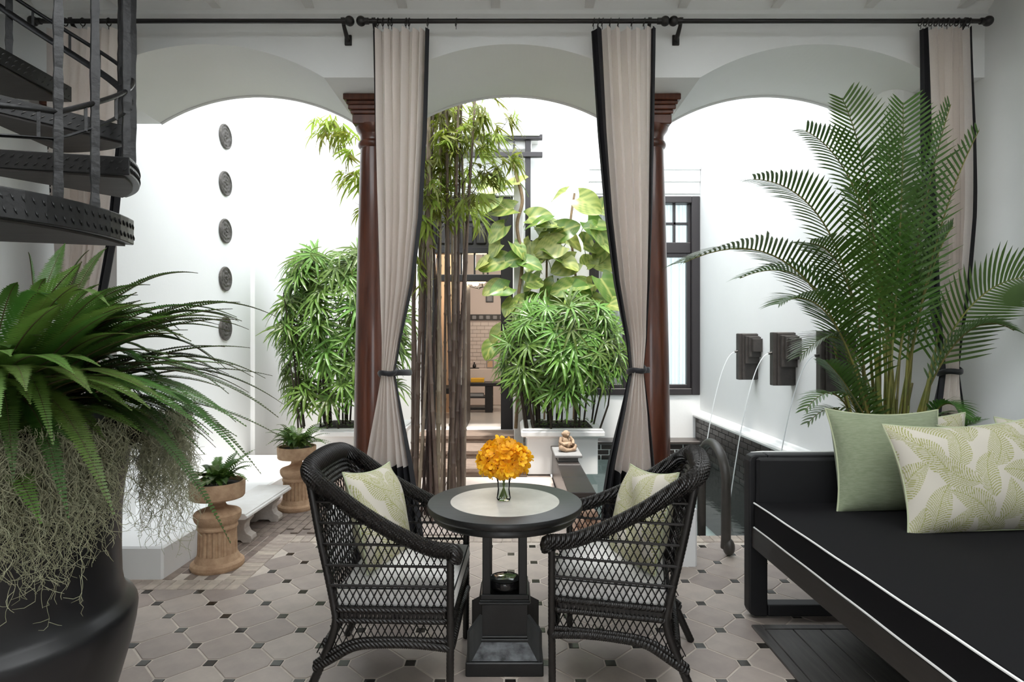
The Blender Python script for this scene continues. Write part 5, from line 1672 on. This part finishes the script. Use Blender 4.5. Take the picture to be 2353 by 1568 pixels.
def vleaf(x, y, d, yaw, s, which=None, pitch=None):
    p = px(x, y, d)
    m4 = Matrix.Translation(p - VB) @ Matrix.Rotation(yaw, 4, 'Z') @ Matrix.Rotation(.45 if pitch is None else pitch, 4, 'Y') @ Matrix.Rotation(r.uniform(-.5, .5), 4, 'X')
    # tip the face towards the light and the camera
    m4 = Matrix.Translation(p - VB) @ Matrix.Rotation(math.radians(56) + r.uniform(-.45, .45), 4, 'X') @ Matrix.Rotation(r.uniform(-.5, .5), 4, 'Y') @ Matrix.Rotation(yaw, 4, 'Z') @ Matrix.Rotation(r.uniform(-.2, .5) if pitch is None else pitch, 4, 'Y') @ Matrix.Scale(s, 4)
    inst('leaf', VL[r.randrange(len(VL)) if which is None else which], vine, m4)
def vstem(pts, rad, mt='vine'):
    P = catmull([px(*q) for q in pts], 8)
    obj('vine_stem', MB().tube(P, rad, 7), mt, vine, True)
    return P
vstem([(1185, 985, 7.3), (1192, 850, 7.3), (1190, 700, 7.28), (1200, 600, 7.3), (1188, 520, 7.3), (1200, 460, 7.28), (1186, 400, 7.3), (1180, 370, 7.3)], .022)
vstem([(1318, 985, 7.6), (1322, 800, 7.6), (1326, 680, 7.6), (1316, 580, 7.65), (1310, 520, 7.7), (1320, 445, 7.8)], .016)
vstem([(1250, 985, 7.6), (1255, 800, 7.6), (1256, 620, 7.6), (1258, 540, 7.6)], .014)
vstem([(1280, 985, 7.6), (1285, 760, 7.6), (1282, 640, 7.6)], .013, 'vine_green')
lv = [(1195, 420, 2.6, .40), (1150, 425, 3.6, .42), (1140, 455, 3.9, .34), (1180, 480, 3.4, .40), (1125, 470, 3.6, .42), (1160, 520, 3.9, .34), (1150, 560, 3.3, .30), (1160, 600, 3.3, .40), (1120, 600, 3.2, .30),
      (1200, 600, -.3, .34), (1150, 655, 3.6, .28), (1170, 660, 3.9, .34), (1180, 690, 4.1, .30), (1150, 760, 3.4, .36), (1130, 790, 4.3, .30), (1215, 500, -.2, .38), (1235, 520, -.4, .40), (1275, 540, .2, .38), (1290, 520, 3.4, .40), (1255, 560, 4.2, .34),
      (1330, 455, -.9, .42), (1300, 440, 2.9, .34), (1350, 510, -.4, .44), (1370, 520, -1.0, .40), (1380, 480, .3, .34), (1340, 560, .2, .42), (1370, 590, -.6, .44), (1320, 600, 3.6, .40), (1290, 600, 3.2, .40), (1240, 640, 3.4, .44), (1275, 650, 4.0, .42), (1310, 660, -.3, .40),
      (1350, 650, 3.7, .42), (1380, 640, -.9, .42), (1330, 700, .4, .38), (1360, 690, -.5, .38), (1230, 690, 3.1, .40), (1260, 680, -.5, .38), (1290, 700, 4.2, .36), (1210, 650, .4, .34), (1230, 600, 4.4, .32), (1390, 700, -.8, .36), (1345, 610, 1.2, .30), (1300, 560, 1.4, .30),
      (1210, 720, -.4, .36), (1250, 720, 3.8, .34), (1390, 560, -.2, .36), (1220, 555, 3.9, .30), (1180, 560, -.9, .30), (1205, 690, 3.6, .32)]
for _ in range(18):
    lv.append((r.uniform(1225, 1400), r.uniform(500, 715), r.choice((-.6, -.2, 3.2, 3.6, 4.0)), r.uniform(.30, .42)))
for _ in range(3):
    lv.append((r.uniform(1120, 1200), r.uniform(400, 640), r.choice((3.2, 3.6, 3.9, -.4)), r.uniform(.30, .40)))
for q in lv:
    s = q[3] * r.uniform(.72, .92)
    d = 7.25 if q[0] < 1215 else r.uniform(7.35, 7.7)
    vleaf(q[0], q[1], d, q[2] + r.uniform(-.25, .25), s)
    a = px(q[0], q[1], d) - VB; c = a + Vector((r.uniform(-.12, .12), .08, -.16))
    if r.random() < .6:
        obj('petiole', MB().tube([a, a.lerp(c, .5) + Vector((0, .02, .03)), c], .005, 5), 'vine_green', vine, True, world=False)

# low creeping leaves at the foot of the fan palms
def ground_cover(x0, x1, y0, n, seed, label):
    r2 = random.Random(seed); b = MB()
    for k in range(n):
        p = Vector((r2.uniform(x0, x1), r2.uniform(y0, y0 + .12), .515 + r2.uniform(0, .09))); s = r2.uniform(.02, .04); a = r2.uniform(0, 6.28)
        d = Vector((math.cos(a), math.sin(a), r2.uniform(-.2, .5))); w = Vector((-math.sin(a), math.cos(a), .2))
        b.add([p, p + d * s * .5 + w * s * .4, p + d * s, p + d * s * .5 - w * s * .4], [(0, 1, 2, 3)])
    tag(obj('ground_cover', b, 'fern_light', None, loc=((x0 + x1) / 2, y0, .515)), label, 'plants', kind='stuff')
ground_cover(.22, .90, 6.54, 260, 3, 'low green creeper at the foot of the middle fan palm')
ground_cover(-2.16, -1.34, 6.54, 200, 4, 'low green creeper at the foot of the left fan palm')

# ------------------------------------------------------------------ pergola post and beams beside the door
pg = thing('pergola', 'dark timber pergola frame projecting above the door', 'pergola', (.2, 7.8, 0))
p0 = px(1213, 600, 7.75)
obj('post', MB().cham(p0.x - .035, p0.x + .035, 7.72, 7.79, .2, px(0, 318, 7.75).z + .02, .005), 'frame_dark', pg)
for y, nm in ((318, 3.90), (358, 3.68)):
    z = px(0, y, 7.75).z
    obj('beam', MB().cham(-1.25, p0.x + .19, 7.68, 7.75, z - .034, z + .03, .005), 'frame_dark', pg)
    obj('cross_beam', MB().cham(p0.x - .025, p0.x + .025, 7.75, YW - .001, z - .03, z + .03, .005), 'frame_dark', pg)
for x in (1181, 1146):
    q = px(x, 350, 7.72)
    obj('strut', MB().box(q.x - .012, q.x + .012, 7.70, 7.72, px(0, 362, 7.72).z, px(0, 302, 7.72).z), 'frame_dark', pg)
z = px(0, 562, 7.75).z
obj('cross_beam', MB().cham(p0.x - .06, p0.x + .06, 7.70, YW - .001, z - .05, z + .05, .005), 'frame_dark', pg)
pw = px(1192, 500, 7.4)
tag(obj('vine_post', MB().cham(pw.x - .06, pw.x + .06, 7.36, 7.46, .0, 3.45, .01), 'post_white', None, loc=(pw.x, 7.41, 0)), 'pale square post carrying the variegated vine beside the door', 'post')

# ------------------------------------------------------------------ things in the room behind the door
a, c = px(1053, 880, 9.9), px(1136, 880, 9.9)
ct = thing('console_table', 'black open console table in the room behind the door', 'table', ((a.x + c.x) / 2, 10.0, DZ0))
obj('top', MB().cham(a.x, c.x + .2, 9.9, 10.3, a.z - .06, a.z, .006), 'frame_black', ct)
for xx in (a.x + .02, c.x - .16):
    for yy in (9.92, 10.18):
        obj('leg', MB().cham(xx, xx + .13, yy, yy + .09, DZ0, a.z - .058, .006), 'frame_black', ct)
obj('shelf', MB().cham(a.x + .02, c.x - .03, 9.93, 10.27, px(0, 912, 9.9).z - .03, px(0, 912, 9.9).z, .005), 'frame_black', ct)
obj('lower_shelf', MB().cham(a.x + .02, c.x - .03, 9.93, 10.27, DZ0 + .04, DZ0 + .09, .005), 'frame_black', ct)
bk1 = px(1082, 880, 10.0); bk2_ = px(1113, 880, 10.0)
t = thing('book', 'thick yellow book on the black console table', 'book', ((bk1.x + bk2_.x) / 2, 10.05, a.z))
obj('cover', MB().cham(bk1.x, bk2_.x, 9.95, 10.15, a.z, a.z + .07, .006), 'book_yellow', t)
obj('pages', MB().box(bk1.x + .01, bk2_.x + .004, 9.96, 10.14, a.z + .01, a.z + .06), 'cloth_white', t)
z = px(0, 912, 9.9).z
t = thing('book', 'grey book on the middle shelf of the console table', 'book', (a.x + .25, 10.05, z))
obj('cover', MB().cham(a.x + .17, a.x + .42, 9.95, 10.15, z, z + .045, .005), 'book_grey', t)
obj('pages', MB().box(a.x + .18, a.x + .423, 9.96, 10.14, z + .008, z + .037), 'cloth_white', t)
q = px(1050, 880, 9.4)
t = thing('lounge_chair', 'black lounge chair with a pale leaning cushion inside the door', 'chair', (q.x - .1, 9.45, DZ0))
obj('seat', MB().cham(q.x - .45, q.x + .03, 9.2, 9.75, DZ0 + .38, DZ0 + .48, .015), 'sofa_black', t)
obj('backrest', MB().cham(q.x - .45, q.x - .36, 9.2, 9.75, DZ0 + .48, DZ0 + .95, .015), 'sofa_black', t)
for xx in (q.x - .44, q.x - .03):
    for yy in (9.22, 9.69):
        obj('leg', MB().cham(xx, xx + .05, yy, yy + .05, DZ0, DZ0 + .39, .004), 'frame_black', t)
cpos = px(1064, 862, 9.4)
cu = thing('leaning_cushion', 'pale grey cushion leaning in the black lounge chair', 'cushion', (cpos.x, 9.4, cpos.z))
cu.rotation_euler = (0, .3, 0)
obj('pad', MB().cham(-.045, .045, -.17, .17, -.16, .17, .03), 'cloth_white', cu, world=False, bevel=.01)
# built-in ledge with an ornament
lg = px(1110, 866, 11.2)
tag(obj('side_ledge', MB().cham(-.95, .4, 11.05, YR - .02, DZ0, px(0, 848, 11.05).z, .01), 'room_pink', None, loc=(-.3, 11.2, DZ0)), 'pinkish built-in ledge along the rear wall of the room', 'ledge')
ll_ = px(1126, 848, 11.2); zz = px(0, 848, 11.05).z
t = thing('picture_box', 'small framed box standing on the pinkish ledge', 'frame', (ll_.x, 11.2, zz))
obj('frame', MB().cham(ll_.x - .07, ll_.x + .07, 11.18, 11.22, zz, zz + .17, .006), 'room_slate', t)
obj('panel', MB().box(ll_.x - .05, ll_.x + .05, 11.172, 11.182, zz + .025, zz + .145), 'room_warm', t)
l2 = px(1090, 848, 11.2)
t = thing('dark_ornament', 'small dark ornament on a tray on the pinkish ledge', 'ornament', (l2.x, 11.2, zz))
obj('tray', MB().cham(l2.x - .09, l2.x + .09, 11.12, 11.26, zz, zz + .015, .004), 'frame_black', t)
obj('vessel', MB().lathe([(.02, .015), (.035, .03), (.03, .07), (.012, .09), (.014, .12)], 16, (l2.x, 11.19, zz)), 'frame_black', t, True)

cb = px(1110, 650, 9.3)
chd = thing('chandelier', 'black chandelier with three glowing shades in the room behind the door', 'lamp', (cb.x, 9.3, cb.z - .1))
obj('stem', MB().tube([(cb.x, 9.3, cb.z - .06), (cb.x, 9.3, 3.4)], .012, 8), 'frame_black', chd, True)
for k in range(5):
    aa = PI + 2 * PI * k / 5 if False else 2 * PI * k / 5 - PI / 2
    e = Vector((cb.x + .23 * math.cos(aa), 9.3 + .23 * math.sin(aa), cb.z - .03))
    obj('arm', MB().tube([(cb.x, 9.3, cb.z - .06), ((cb.x + e.x) / 2, (9.3 + e.y) / 2, cb.z - .085), (e.x, e.y, e.z - .03), e], .009, 6), 'frame_black', chd, True)
    obj('shade', MB().lathe([(.035, 0), (.055, .02), (.058, .075), (.05, .085)], 16, e), 'bulb', chd, True)
ld = bpy.data.lights.new('chandelier_light', 'POINT'); ld.energy = 34; ld.color = (1, .92, .82); ld.shadow_soft_size = .15
lo = bpy.data.objects.new('chandelier_light', ld); lo.location = (0, 0, .45); lo.parent = chd; COL.objects.link(lo)
